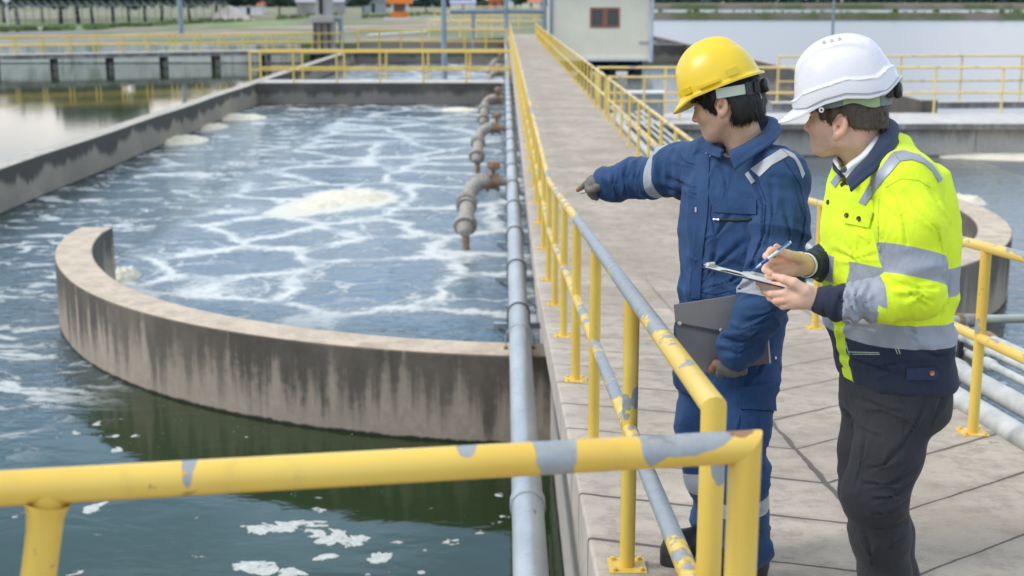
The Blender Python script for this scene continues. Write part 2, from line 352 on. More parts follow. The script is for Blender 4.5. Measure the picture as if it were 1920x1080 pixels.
# ------------------------------------------------------------------ water
def water_mat(name, kind):
    t = NT(name); p = t.pos(); x, y, z = t.sep(p)
    flat = t.comb(x, y, 0.0)
    w1 = t.noise(t.vscale(flat, (.55, 1.0, 1)), 2.2, 3, .5, 0, .6)
    w2 = t.noise(t.vscale(flat, (.6, 1.0, 1)), 7.0, 3, .55, 0, .4)
    w3 = t.noise(flat, 22.0, 2)
    if kind in ('pond', 'lake'):
        h = t.math('ADD', t.math('MULTIPLY', w1, .5), t.math('MULTIPLY', w2, .28))
        st = .018 if kind == 'pond' else .04
        nm = t.bump(h, st, .12)
        b = t.pbr((.035, .055, .028) if kind == 'pond' else (.13, .15, .165), .05 if kind == 'pond' else .22, 0, nm)
        t.m.node_tree.nodes['Principled BSDF'].inputs['IOR'].default_value = 1.40
        return b
    if kind == 'channel':
        h = t.math('ADD', t.math('MULTIPLY', w1, .4), t.math('MULTIPLY', w2, .45))
        nm = t.bump(h, .34, .12)
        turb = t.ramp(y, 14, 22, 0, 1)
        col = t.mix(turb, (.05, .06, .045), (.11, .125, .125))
        b = t.pbr(col, .08, 0, nm); t.m.node_tree.nodes['Principled BSDF'].inputs['IOR'].default_value = 1.42
        return b
    # the aerated basin: masks for its calm, streaky and bubbling areas
    warp = t.n('TexNoise', Vector=flat, Scale=.9, Detail=4, Roughness=.6).outputs['Color']
    wc = t.n('VectorMath', {'operation': 'SUBTRACT'}); t.set(wc.inputs[0], warp); wc.inputs[1].default_value = (.5, .5, .5)
    warped = t.vadd(flat, t.vscale(wc.outputs[0], (1.15, 1.3, 0)))
    ex = t.math('SUBTRACT', x, .75); ey = t.math('SUBTRACT', y, 17.4)
    rad = t.math('SQRT', t.math('ADD', t.math('MULTIPLY', ex, ex), t.math('MULTIPLY', ey, ey)))
    south = t.math('LESS_THAN', y, 17.6)
    outside = t.math('MAXIMUM', t.math('MULTIPLY', t.ramp(rad, 6.0, 6.3), south), t.ramp(x, -5.2, -5.9, 0, 1))
    inside = t.math('SUBTRACT', 1.0, outside)
    bub = t.math('MULTIPLY', inside, t.ramp(t.math('ADD', y, t.math('MULTIPLY', x, .22)), 13.6, 16.6))          # bubbling field
    west = t.math('MULTIPLY', outside, t.ramp(t.math('ADD', x, t.math('MULTIPLY', t.math('SUBTRACT', y, 11), -.22)), -3.6, -5.2))  # streaky channel
    # lacy cells
    sh = t.vscale(warped, (1.0, .82, 1))
    e1 = t.vor(sh, .52, 'DISTANCE_TO_EDGE'); e2 = t.vor(t.vadd(sh, (3.1, 1.7, 0)), 1.15, 'DISTANCE_TO_EDGE')
    lace = t.noise(flat, 8.0, 8, .72); fine = t.noise(flat, 30, 4, .7); big = t.noise(flat, .55, 3)
    jit = t.math('MULTIPLY', t.math('SUBTRACT', lace, .5), .30)
    l1 = t.ramp(t.math('ADD', e1, jit), .012, .112, 1, 0)
    l2 = t.math('MULTIPLY', t.ramp(t.math('ADD', e2, jit), .0, .07, 1, 0), t.ramp(big, .42, .62, .1, .75))
    veil = t.math('MULTIPLY', t.ramp(t.math('ADD', e1, t.math('MULTIPLY', jit, 1.8)), .0, .34, 1, 0), t.ramp(lace, .42, .62, .0, .38))
    cells = t.math('MAXIMUM', t.math('MAXIMUM', t.math('MULTIPLY', l1, t.ramp(t.noise(flat, 1.3, 3), .30, .52, .25, 1)), l2), veil)
    farfade = t.ramp(y, 24, 46, 1.0, .8)
    boil = 0.0
    for (cx, cy, rx, ry, k) in BOIL:
        d = t.math('ADD', t.math('POWER', t.math('DIVIDE', t.math('SUBTRACT', x, cx), rx), 2.0), t.math('POWER', t.math('DIVIDE', t.math('SUBTRACT', y, cy), ry), 2.0))
        boil = t.math('ADD', boil, t.math('MULTIPLY', t.ramp(d, 0, 1.5, 1, 0), k))
    bf = t.ramp(t.math('ADD', boil, t.math('MULTIPLY', t.math('SUBTRACT', t.noise(flat, 2.6, 7, .68), .5), 1.5)), .32, .72, 0, .95)
    cells = t.math('MAXIMUM', cells, bf)
    f_b = t.math('MULTIPLY', t.math('MULTIPLY', cells, bub), farfade)
    # streaks along the flow on the west side
    sv = t.vscale(warped, (.62, 1.25, 1))
    s1 = t.noise(sv, 1.25, 6, .62, 0, 1.2); s2 = t.noise(sv, 4.6, 5, .65, 0, .5)
    f_w = t.ramp(t.math('ADD', t.math('MULTIPLY', s1, .7), t.math('MULTIPLY', s2, .36)), .535, .62, 0, .80)
    f_w = t.math('MULTIPLY', f_w, west)
    fk = t.ramp(t.math('ADD', t.noise(t.vscale(flat, (.6, 1.3, 1)), 2.6, 5, .6), t.math('MULTIPLY', lace, .25)), .80, .83, 0, .55)
    f_f = t.math('MULTIPLY', fk, t.math('MULTIPLY', inside, t.math('SUBTRACT', 1.0, bub)))
    # drifting scum in the calm corner nearest the landing
    pn = t.math('ADD', t.math('ADD', t.math('MULTIPLY', t.noise(flat, 3.4, 5, .6, 0, 1.2), 1.25), -.125), t.math('MULTIPLY', t.math('SUBTRACT', fine, .5), .09))
    seeds = 0.0
    for (cx, cy, rx, ry, k) in SCUM:
        d = t.math('ADD', t.math('POWER', t.math('DIVIDE', t.math('SUBTRACT', x, cx), rx), 2.0), t.math('POWER', t.math('DIVIDE', t.math('SUBTRACT', y, cy), ry), 2.0))
        seeds = t.math('ADD', seeds, t.math('MULTIPLY', t.ramp(d, 0, 1.3, 1, 0), k))
    calm = t.math('MULTIPLY', outside, t.math('SUBTRACT', 1.0, west))
    f_s = t.math('MULTIPLY', t.ramp(t.math('ADD', pn, seeds), .715, .765, 0, .92), calm)
    tiny = t.ramp(t.noise(flat, 5.5, 2), .775, .785, 0, .85)
    f_s = t.math('MAXIMUM', f_s, t.math('MULTIPLY', tiny, t.math('MULTIPLY', calm, .8)))
    foam = t.math('MAXIMUM', t.math('MAXIMUM', f_b, f_w), t.math('MAXIMUM', f_f, f_s), clamp=True)
    bb = t.vor(flat, 55, 'DISTANCE_TO_EDGE'); fc = t.mix(t.ramp(fine, .3, .7), (.56, .61, .63), (.80, .82, .81)); fc = t.mix(t.ramp(bb, 0.0, .16, .45, 0), fc, (.40, .45, .47)); fc = t.mix(t.math('MULTIPLY', calm, t.ramp(t.noise(flat, 17, 4, .7), .35, .65, .15, .75)), fc, (.42, .45, .42)); fc = t.mix(t.math('MULTIPLY', t.ramp(boil, .35, .8), .6), fc, (.70, .665, .54))
    deep = t.mix(t.math('MAXIMUM', bub, t.math('MULTIPLY', west, .55)), (.018, .036, .012), (.066, .112, .150))
    deep = t.mix(t.math('MULTIPLY', t.math('MULTIPLY', inside, t.math('SUBTRACT', 1.0, bub)), .75), deep, (.026, .060, .095))
    chop = t.math('MAXIMUM', t.math('MULTIPLY', bub, .55), t.math('MAXIMUM', t.math('MULTIPLY', west, .9), t.math('MULTIPLY', inside, .62)))
    amp = t.math('ADD', .07, t.math('MULTIPLY', chop, .52))
    h = t.math('ADD', t.math('MULTIPLY', w1, .55), t.math('MULTIPLY', w2, t.math('ADD', .10, t.math('MULTIPLY', chop, .42))))
    h = t.math('ADD', h, t.math('MULTIPLY', w3, t.math('MULTIPLY', chop, .06)))
    h = t.math('ADD', t.math('MULTIPLY', h, amp), t.math('MULTIPLY', foam, t.math('ADD', .02, t.math('MULTIPLY', fine, .05))))
    nm = t.bump(h, 1.0, .14)
    t.pbr(t.mix(foam, deep, fc), t.mix(foam, (.045,)*3, (.75,)*3), 0, nm)
    b = t.m.node_tree.nodes['Principled BSDF']
    b.inputs['IOR'].default_value = 1.40
    t.set(b.inputs['Specular IOR Level'], t.math('SUBTRACT', .5, t.math('MULTIPLY', foam, .4)))
    return t.m
def wxy(u, v): q = PZ(u, v, WZ); return q[0], q[1]
SCUM = []
for (u, v, ru, rv, k) in [(500, 990, 60, 14, .30), (570, 985, 60, 16, .32), (640, 1010, 70, 22, .34), (610, 1045, 30, 14, .28), (480, 1062, 60, 14, .34), (520, 1075, 60, 12, .30), (712, 1045, 30, 16, .36),
                          (845, 1016, 36, 9, .32), (180, 945, 34, 22, .28), (590, 937, 26, 7, .25), (600, 955, 24, 8, .22), (937, 927, 14, 5, .30), (510, 915, 16, 5, .30), (640, 815, 60, 10, .06),
                          (200, 815, 34, 8, .22), (215, 845, 20, 8, .25), (130, 812, 24, 8, .22), (180, 795, 16, 8, .25), (255, 818, 14, 6, .25), (690, 1078, 14, 6, .3), (790, 1073, 12, 5, .3)]:
    a = wxy(u, v); b = wxy(u+ru, v); c = wxy(u, v-rv); SCUM.append((a[0], a[1], abs(b[0]-a[0]), abs(c[1]-a[1]), k))
BOIL = []
for (u, v, ru, rv, k) in [(655, 372, 110, 22, 1.0), (575, 390, 85, 16, .8), (530, 402, 60, 10, .5), (545, 345, 50, 10, .52), (345, 268, 70, 12, .7), (450, 224, 80, 9, .6), (225, 520, 45, 14, .7), (345, 470, 40, 18, .45), (700, 430, 60, 10, .35), (860, 206, 70, 8, .5)]:
    a = wxy(u, v); b = wxy(u+ru, v); c = wxy(u, v-rv); BOIL.append((a[0], a[1], abs(b[0]-a[0]), abs(c[1]-a[1]), k))
M['water'] = water_mat('aerated_water', 'basin')
M['pond'] = water_mat('pond_water', 'pond'); M['lake'] = water_mat('lake_water', 'lake'); M['channel'] = water_mat('channel_water', 'channel')
def sheet(name, mat, x0, y0, x1, y1, z, kind='structure'):
    return tag(MB().add([(x0,y0,z),(x1,y0,z),(x1,y1,z),(x0,y1,z)], [(0,1,2,3)]).build(name, mat), kind=kind)
sheet('basin_water', M['water'], -9.3, -8, .9, 140, WZ)
sheet('pond_water', M['pond'], -90, -8, -9.3, 140, WZ)
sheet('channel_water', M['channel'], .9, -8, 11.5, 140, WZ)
sheet('lake_water', M['lake'], 11.5, -8, 700, 900, WZ)
# creamy foam heaps
def foam_mesh():
    mb = MB()
    for (u, v, ru, rv, h) in [(660, 370, 70, 11, .13), (600, 384, 42, 8, .08), (345, 265, 44, 7, .16), (452, 221, 46, 5, .14), (400, 239, 26, 5, .12), (232, 522, 26, 12, .16), (1905, 292, 150, 9, .10), (1812, 379, 34, 6, .16), (860, 206, 34, 3, .08)]:
        c = wxy(u, v); rx = abs(wxy(u+ru, v)[0]-c[0]); ry = abs(wxy(u, v-rv)[1]-c[1])
        n = 46; vs = []; fs = []
        ph = RNG.uniform(0, 6.28, (8, 2)); fr = RNG.uniform(2, 13, (8, 2))
        hh = np.zeros((n+1, n+1))
        for i in range(n+1):
            for j in range(n+1):
                a = (i/n*2-1)*1.5; b = (j/n*2-1)*1.5
                w = sum(math.sin(fr[k,0]*a+ph[k,0])*math.sin(fr[k,1]*b+ph[k,1]) for k in range(8))/8
                hh[i, j] = h*max(-.12, min(1.0, (1.0-a*a-b*b)*1.3) + .55*w)
                vs.append((c[0]+a*rx, c[1]+b*ry, WZ+hh[i, j]*.8))
        for i in range(n):
            for j in range(n):
                if max(hh[i, j], hh[i+1, j], hh[i, j+1], hh[i+1, j+1]) > 0:
                    k = i*(n+1)+j; fs.append((k, k+n+1, k+n+2, k+1))
        mb.add(vs, fs)
    t = NT('creamy_foam'); p = t.pos(); f = t.noise(p, 9, 6, .7)
    m = t.pbr(t.mix(t.ramp(f, .35, .65), (.60, .57, .45), (.76, .73, .62)), .9, 0, t.bump(f, .6, .04))
    return tag(mb.build('foam', m, smooth=80), 'creamy foam heaped on the bubbling basin and along its walls', 'foam', kind='stuff')
foam_mesh()
# ------------------------------------------------------------------ concrete: walkway, basin walls, guide walls
def walkway():
    ys = [-1.2, 2.35] + [2.35 + (12.01-2.35)*i/12 for i in range(1, 13)] + [13.5 + i*7.5 for i in range(13)]
    mb = MB(); n = len(ys); vs = []
    for y in ys:
        z = floor_z(y); w = -6.0 if False else .30
        vs += [(w, y, z), (2.36, y, z), (2.36, y, z-.22), (w, y, z-.22)]
    fs = []
    for i in range(n-1):
        for j in range(4): fs.append((i*4+j, i*4+(j+1) % 4, (i+1)*4+(j+1) % 4, (i+1)*4+j))
    fs += [(3, 2, 1, 0), tuple((n-1)*4+j for j in range(4))]
    fs = [f[::-1] for f in fs]
    mb.add(vs, fs)
    mb.build('walkway', M['floor'], bevel=.012)['kind'] = 'structure'
walkway()
# cross landing under the camera, running off to the left
tag(MB().box((-9.0, -1.2, -.22), (.296, 2.05, -.004)).build('landing', M['floor'], bevel=.012), kind='structure')
def wedge_wall():
    ys = [-1.2, 2.35, 12.0, 103.0]; vs = []; fs = []
    for y in ys:
        z = floor_z(y)-.223; vs += [(.40, y, z), (2.26, y, z), (2.26, y, -3.2), (.40, y, -3.2)]
    for i in range(len(ys)-1):
        for j in range(4): fs.append(tuple([i*4+j, i*4+(j+1) % 4, (i+1)*4+(j+1) % 4, (i+1)*4+j][::-1]))
    fs += [(0, 1, 2, 3), (15, 14, 13, 12)]
    return tag(MB().add(vs, fs).build('divider_wall', M['side']), 'long grey concrete divider wall carrying the walkway between the two basins', 'wall')
wedge_wall()
def arc_wall(name, c, R0, a0, a1, th, mat, label, tail=None):
    n = 72; po = []; pi_ = []
    for i in range(n+1):
        a = math.radians(a0+(a1-a0)*i/n); R = R0+(.17*max(0, min(1, (206-math.degrees(a))/26))**1.4 if a0 < 200 else 0)
        po.append((c[0]+R*math.cos(a), c[1]+R*math.sin(a))); pi_.append((c[0]+(R-th)*math.cos(a), c[1]+(R-th)*math.sin(a)))
    vs = []; fs = []
    for (o, i) in zip(po, pi_): vs += [(o[0], o[1], -3.2), (o[0], o[1], TOPZ), (i[0], i[1], TOPZ), (i[0], i[1], -3.2)]
    m = len(po)
    for k in range(m-1):
        for j in range(4): fs.append((k*4+j, k*4+(j+1) % 4, (k+1)*4+(j+1) % 4, (k+1)*4+j))
    fs += [(3, 2, 1, 0), tuple((m-1)*4+j for j in range(4))]
    fs = [f[::-1] for f in fs] if a1 > a0 else fs
    o = MB().add(vs, fs).build(name, mat, smooth=30, bevel=.02)
    return tag(o, label, 'wall')
ga = math.degrees(math.atan2(-math.sqrt(6.32**2-.35**2), -.35))
arc_wall('guide_wall', (.75, 17.42), 6.32, 176.2, 267.0, .44, M['guide'], 'curved streaked concrete guide wall sweeping round under the grey main pipe')
arc_wall('guide_wall', (.80, 19.5), 6.30, 369, 284.5, .44, M['guide'], 'curved concrete guide wall behind the worker in the yellow jacket')
WT = .43
def wall(name, mat, lo, hi, label, bevel=.02): return tag(MB().box(lo, hi).build(name, mat, bevel=bevel), label, 'wall')
def long_wall(name, x0, x1, y0, y1, mat, label):
    mb = MB(); vs = []; fs = []; n = 24
    for i in range(n+1):
        y = y0+(y1-y0)*i/n; w = .03*math.sin(i*1.7)
        vs += [(x0+w, y, -3.2), (x0+w, y, TOPZ), (x1+w, y, TOPZ), (x1+w, y, -3.2)]
    for k in range(n):
        for j in range(4): fs.append((k*4+j, k*4+(j+1) % 4, (k+1)*4+(j+1) % 4, (k+1)*4+j))
    fs += [(3, 2, 1, 0), tuple(n*4+j for j in range(4))]
    return tag(MB().add(vs, [f[::-1] for f in fs][::1]).build(name, mat, bevel=.02), label, 'wall')
def fix_normals(o):
    bm = bmesh.new(); bm.from_mesh(o.data); bmesh.ops.recalc_face_normals(bm, faces=bm.faces); bm.to_mesh(o.data); bm.free(); return o
fix_normals(long_wall('basin_wall', -9.58, -9.15, -6, 49.9, M['basin'], 'long stained concrete basin wall between bubbling water and the still pond'))
wall('basin_wall', M['basin_dark'], (-9.6, 49.92, -3.2), (.39, 50.35, TOPZ), 'dark concrete basin end wall under the yellow rails behind the bubbling water')
wall('basin_wall', M['basin'], (-9.6, 50.37, -3.2), (-9.17, 84, TOPZ), 'long concrete wall running on beyond the end wall towards the ribbed tower')
wall('basin_wall', M['basin_dark'], (-9.15, 83.5, -3.2), (.39, 84.0, -1.25), 'dark concrete wall across the second basin behind the two crossing rails')
wall('basin_wall', M['cross_wall'], (2.27, 33.2, -3.2), (11.75, 33.62, TOPZ-.14), 'grey concrete cross wall below the pale slab between the two helmets')
tag(MB().box((2.265, 32.95, TOPZ-.137), (60, 36.2, TOPZ+.02)).build('cross_path', M['cross'], bevel=.02), kind='structure')
wall('basin_wall', M['cross_wall'], (11.77, 33.25, -3.2), (58, 33.6, TOPZ-.14), 'pale stained concrete wall standing over the foam beyond the yellow jacket')
wall('basin_wall', M['basin_dark'], (11.3, 36.3, -3.2), (11.75, 112, -.95), 'dark concrete dike wall running away diagonally between grey lake and basin')
wall('basin_wall', M['basin_dark'], (7.9, 84.1, -3.2), (11.28, 84.6, -1.0), 'short dark concrete wall across the basin beyond the cream cabin')
wall('basin_wall', M['basin_dark'], (3.6, 36.4, -3.2), (5.2, 47, -1.9), 'low dark concrete ledge in the basin behind the yellow helmet')
# ------------------------------------------------------------------ far land
def land():
    mb = MB()
    polys = [([(-400, 84.1), (-30, 84.1), (-11, 88), (2, 104), (8, 112), (12, 150), (18, 262), (-60, 900), (-900, 900), (-900, 84.1)], -1.05),
             ([(14, 268), (700, 208), (700, 221), (14, 290)], -.75), ([(30, 560), (900, 470), (900, 900), (-100, 900)], .1)]
    for poly, z in polys: mb.prism(poly, -3.3, z)
    t = NT('ground_soil'); p = t.pos(); n = t.noise(p, .06, 6, .65); g = t.noise(p, .9, 5, .7)
    col = t.mix(t.ramp(n, .38, .56), (.31, .25, .205), (.13, .165, .06))
    col = t.mix(t.ramp(g, .45, .7, 0, .5), col, (.26, .23, .19))
    return tag(mb.build('ground', t.pbr(col, .95)), kind='structure')
land()
sheet('base_ground', M['soil'], -3000, -60, 3000, 5000, -3.6)
def strip(name, mat, pts, w, z):
    vs = []; fs = []
    for i, (x, y) in enumerate(pts): vs += [(x, y-w/2, z), (x, y+w/2, z)]
    for i in range(len(pts)-1): fs.append((2*i, 2*i+2, 2*i+3, 2*i+1))
    return tag(MB().add(vs, fs).build(name, mat), kind='structure')
def G(u, v, z=-1.05): q = PZ(u, v, z); return (q[0], q[1])
strip('road', M['asphalt'], [G(-60, 64), G(150, 62.5), G(300, 54), G(450, 46), G(560, 40), G(760, 30)], 13, -1.04)
strip('pavement', M['conc_far'], [G(-60, 78), G(0, 77), G(150, 68), G(260, 64.5)], 5, -1.03)
strip('verge', simple('dry_grass', (.12, .19, .05), .95, 0, .3, .4), [G(-60, 60), G(40, 56), G(200, 54), G(330, 46), G(480, 37), G(620, 31)], 10, -1.035)
strip('pavement', M['white'], [G(-60, 57), G(0, 56), G(140, 50)], 5, -1.03)
def grass():
    mb = MB()
    zones = [((160, 56), (470, 38), 260), ((0, 60), (140, 57), 90), ((520, 36), (640, 30), 160), ((680, 34), (830, 26), 160), ((1015, 35), (1030, 30), 30)]
    for (a, b, n) in zones:
        for i in range(n):
            k = RNG.uniform(); u = a[0]+(b[0]-a[0])*k; v = a[1]+(b[1]-a[1])*k + RNG.uniform(-4, 1)
            x, y = G(u, v); s = RNG.uniform(.12, .38); an = RNG.uniform(0, 3.14)
            for q in range(3):
                c, d = math.cos(an+q*1.05)*s, math.sin(an+q*1.05)*s
                mb.add([(x-c, y-d, -1.05), (x+c, y+d, -1.05), (x+c*.6+.2*s, y+d*.6, -1.05+s*1.2), (x-c*.7, y-d*.7, -1.05+s)], [(0, 1, 2, 3)])
    for i in range(650):      # scrub on the dikes across the lake
        x = RNG.uniform(31, 420); f = (x-30)/670; y = 268+(212-268)*f+RNG.uniform(0, 12); s = RNG.uniform(.10, .38)*(1 if RNG.uniform() < .88 else 2.2)
        for q in range(3):
            an = RNG.uniform(0, 3.1); c, d = math.cos(an)*s, math.sin(an)*s
            mb.add([(x-c, y-d, -.75), (x+c, y+d, -.75), (x+c*.6, y+d*.6, -.75+s*.9), (x-c*.7, y-d*.7, -.75+s)], [(0, 1, 2, 3)])
    m = simple('grass_blades', (.17, .235, .085), .9, 0, .5, .3)
    return tag(mb.build('grass', m), 'rough green grass along the fence and on the far dikes', 'grass', kind='stuff')
grass()
# ------------------------------------------------------------------ railings
TR = .0255
def tilt_top(p): return Vector(p)
def railing(pts, h, posts, label, group, mats=(None, None), r=TR, plates=True, mid=True, midk=.52, ends=(True, True), cat='railing', n=12, plate_max=45, stuff_name='railing'):
    """pts: floor points (x,y,z); posts: list of floor points; ends: weld the top tube to its end posts with a mitre."""
    mt, mp = mats
    base = Vector(pts[0])
    root = empty(stuff_name, base, label, cat, group)
    up = Vector((0, 0, h))
    P = [Vector(p)+up for p in pts]
    full = list(P); f0 = 0; l0 = len(P)-1
    if ends[0]: full = [P[0]-Vector((0, 0, h*.5))]+full; f0 = 1
    l0 = f0+len(P)-1
    if ends[1]: full = full+[P[-1]-Vector((0, 0, h*.5))]
    # top tube with mitred ends
    MB().tube(full, r, n, True, f0, l0).build('top_rail', mt, root, smooth=50)
    if mid:
        Q = [Vector(p)+Vector((0, 0, h*midk)) for p in pts]
        MB().tube(Q, r*.96, n).build('mid_rail', mt, root, smooth=50)
    proto = {}
    for i, q in enumerate(posts):
        q = Vector(q); e0 = ends[0] and (q-Vector(pts[0])).length < .02; e1 = ends[1] and (q-Vector(pts[-1])).length < .02
        if e0 or e1:
            pth = [P[0], P[0]-Vector((0, 0, h))] if e0 else [P[-1], P[-1]-Vector((0, 0, h))]
            nxt = P[1] if e0 else P[-2]
            fp = [nxt]+pth
            o = MB().tube(fp, r, n, True, 1, 2).build('post', mp, root, smooth=50)
            far = q.y > plate_max
        else:
            far = q.y > plate_max
            key = far
            if key not in proto:
                o = MB().tube([q, q+Vector((0, 0, h-r*.5))], r, n).build('post', mp, root, smooth=50, loc=q)
                proto[key] = o
                if plates and not far: plate(q, o, mp)
                continue
            o = copy_tree(proto[key], root); o.location = q-base; continue
        if plates and not far: plate(q, o, mp)
    return root
def plate(q, post, mat):
    mb = MB(); s = .062
    mb.box((q.x-s, q.y-s, q.z-.012), (q.x+s, q.y+s, q.z+.009))
    for dx, dy in ((1, 1), (-1, 1), (1, -1), (-1, -1)):
        mb.lathe([(.009, 0), (.009, .010), (.005, .012)], (q.x+dx*s*.72, q.y+dy*s*.72, q.z+.009), n=6)
    return mb.build('base_plate', mat, post, smooth=30)
def fl(x, y): return (x, y, floor_z(y))
# walkway, water side
ly = [2.5, 4.17, 5.86, 7.4, 8.98, 10.55, 12.15, 13.75] + [13.75+1.62*i for i in range(1, 52)]
lpts = [fl(.41, 2.5)] + [fl(.41, y) for y in (4.17, 5.86, 7.4, 8.98, 10.55, 11.98)] + [fl(.41, y) for y in (12.3, 20, 40, 70, ly[-1])]
PATCH_END = [((.41, 2.46, .78), (.035, .06, .06), .35), ((.425, 2.47, .66), (.02, .05, .05), .0)]
railing(lpts, .935, [fl(.41, y) for y in ly], 'long flaking yellow railing along the water side of the walkway, above the grey main pipe', None, (M['paint_rail'], M['paint_post']))
# walkway, far side, in two lengths with a gap at the crossing path
ry = [1.2, 2.8, 4.45, 6.08, 7.7, 9.32, 10.95, 12.55] + [12.55+1.62*i for i in range(1, 11)]
rpts = [fl(2.24, 1.2), fl(2.24, 2.35)] + [fl(2.24, y) for y in (4.45, 6.08, 9.32, 11.98)] + [fl(2.24, y) for y in (12.3, ry[-1])]
railing(rpts, .905, [fl(2.24, y) for y in ry], 'yellow railing behind the two workers, over the bundle of grey pipes', 'walkway railings on the lake side', (M['paint_rail'], M['paint_post']))
ry2 = [29.75+1.62*i for i in range(42)]
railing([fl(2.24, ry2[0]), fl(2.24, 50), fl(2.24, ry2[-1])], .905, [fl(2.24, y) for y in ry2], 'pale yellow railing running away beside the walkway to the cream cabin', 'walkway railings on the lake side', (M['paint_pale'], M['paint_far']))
# landing rail right in front of the camera
FR_END = Vector((.41, 2.14, -.0))
def front_rail():
    a = Vector((.405, 2.135, .965)); d = (Vector((-.716, 1.935, .972))-a)
    end = a+d*3.2; r = .0278
    root = empty('railing', (a.x, a.y, 0), 'yellow landing railing close to the camera with bare grey paintwork at its corner', 'railing')
    pm = paint('landing_rail_paint', .215, 7.0, topbias=.03, rusty=[((.393, 2.135, .996), (.024, .05, .012))], stretch=(.6, 1, 1), patches=[
        ((.285, 2.115, .998), (.078, .08, .046), .60), ((.345, 2.12, 1.0), (.05, .08, .028), .45), ((.24, 2.11, .965), (.03, .05, .03), .5), ((.085, 2.08, .985), (.042, .06, .075), .52), ((.19, 2.1, 1.02), (.10, .05, .016), .35),
        ((-.03, 2.06, 1.015), (.05, .05, .010), .2), ((-.49, 1.975, .985), (.016, .06, .035), .42), ((-.06, 2.05, 1.0), (.018, .05, .02), .3), ((.40, 2.13, .945), (.04, .04, .045), -.5)])
    MB().tube([a-Vector((0, 0, .5)), a, end], r, 24, True, 1, 2).build('top_rail', pm, root, smooth=50)
    MB().tube([a-Vector((0, 0, .46)), end-Vector((0, 0, .46))], r*.9, 16).build('mid_rail', pm, root, smooth=50)
    o = MB().tube([end, a, a-Vector((0, 0, a.z))], r, 24, True, 1, 2).build('post', pm, root, smooth=50); plate(Vector((a.x, a.y, 0)), o, pm)
    q = a+d*.984
    lean = Vector((-.185, -.0, -.965))
    o = MB().tube([q-Vector((0, 0, r*.2)), q+lean], r*.97, 24).build('post', pm, root, smooth=50)
    # fillet weld
    prof = [(r*.975, -.07), (r*1.01, -.055), (r*1.09, -.042), (r*1.22, -.032), (r*1.3, -.024)]
    MB().lathe(prof, q, -lean.normalized(), 24, False).build('weld', pm, o, smooth=60)
    plate(Vector((q.x-.186, q.y, 0)), o, pm)
    q2 = a+d*2.4
    o = MB().tube([q2, q2+lean], r, 16).build('post', pm, root, smooth=50)
front_rail()
# rails on the cross walls
def span(a, b, n): return [tuple(Vector(a).lerp(Vector(b), i/(n-1))) for i in range(n)]
a, b = (-9.4, 50.02, TOPZ), (.2, 50.02, TOPZ); railing([a, b], 1.12, span(a, b, 7), 'bright yellow railing along the top of the basin end wall', 'yellow railings across the basins', (M['paint_far'], M['paint_far']), r=.036, plates=False, midk=.42, ends=(True, False), n=8)
a, b = (-9.35, 51.9, TOPZ), (.3, 51.9, TOPZ)
rt = railing([a, b], 1.12, span(a, b, 7)[:-1], 'second yellow railing just behind the one on the basin end wall', 'yellow railings across the basins', (M['paint_far'], M['paint_far']), r=.034, plates=False, midk=.42, ends=(True, False), n=8)
tag(MB().box((-9.15, 50.36, -1.5), (.39, 52.1, TOPZ-.006)).build('end_path', M['cross']), kind='structure')
a, b = (-9.0, 83.6, -1.25), (.2, 83.6, -1.25); railing([a, b], 1.15, span(a, b, 8), 'yellow railing on the dark wall across the second basin', 'yellow railings across the basins', (M['paint_far'], M['paint_far']), r=.05, plates=False, midk=.4, ends=(True, True), n=8)
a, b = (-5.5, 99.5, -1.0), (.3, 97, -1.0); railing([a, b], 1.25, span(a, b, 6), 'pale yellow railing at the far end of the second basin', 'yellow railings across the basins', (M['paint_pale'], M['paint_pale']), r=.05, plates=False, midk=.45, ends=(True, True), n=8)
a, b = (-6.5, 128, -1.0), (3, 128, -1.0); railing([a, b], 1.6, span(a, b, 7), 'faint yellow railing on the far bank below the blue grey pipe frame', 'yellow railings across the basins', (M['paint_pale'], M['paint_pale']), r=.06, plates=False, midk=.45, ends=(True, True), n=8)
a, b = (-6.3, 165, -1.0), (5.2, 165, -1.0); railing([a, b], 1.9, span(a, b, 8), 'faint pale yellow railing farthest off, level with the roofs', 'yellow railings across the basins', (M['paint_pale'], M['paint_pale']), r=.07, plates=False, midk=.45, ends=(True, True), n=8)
# rails on the cross path to the lake
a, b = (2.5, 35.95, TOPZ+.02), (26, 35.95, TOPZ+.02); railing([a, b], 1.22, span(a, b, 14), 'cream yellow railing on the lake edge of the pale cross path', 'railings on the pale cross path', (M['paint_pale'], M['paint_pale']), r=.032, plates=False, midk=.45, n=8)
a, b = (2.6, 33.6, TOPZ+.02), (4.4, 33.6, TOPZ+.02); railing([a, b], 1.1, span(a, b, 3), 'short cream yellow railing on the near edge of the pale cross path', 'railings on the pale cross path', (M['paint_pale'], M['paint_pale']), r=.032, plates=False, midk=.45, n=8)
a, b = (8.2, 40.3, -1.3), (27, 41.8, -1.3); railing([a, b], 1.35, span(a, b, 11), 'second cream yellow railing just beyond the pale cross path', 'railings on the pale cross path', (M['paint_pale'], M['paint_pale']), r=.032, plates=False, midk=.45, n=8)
tag(MB().add([(8, 39.9, -1.5), (30, 41.5, -1.5), (30, 42.3, -1.5), (8, 40.7, -1.5), (8, 39.9, -1.306), (30, 41.5, -1.306), (30, 42.3, -1.306), (8, 40.7, -1.306)], [(3,2,1,0),(4,5,6,7),(0,1,5,4),(1,2,6,5),(2,3,7,6),(3,0,4,7)]).build('lake_path', M['cross']), kind='structure')
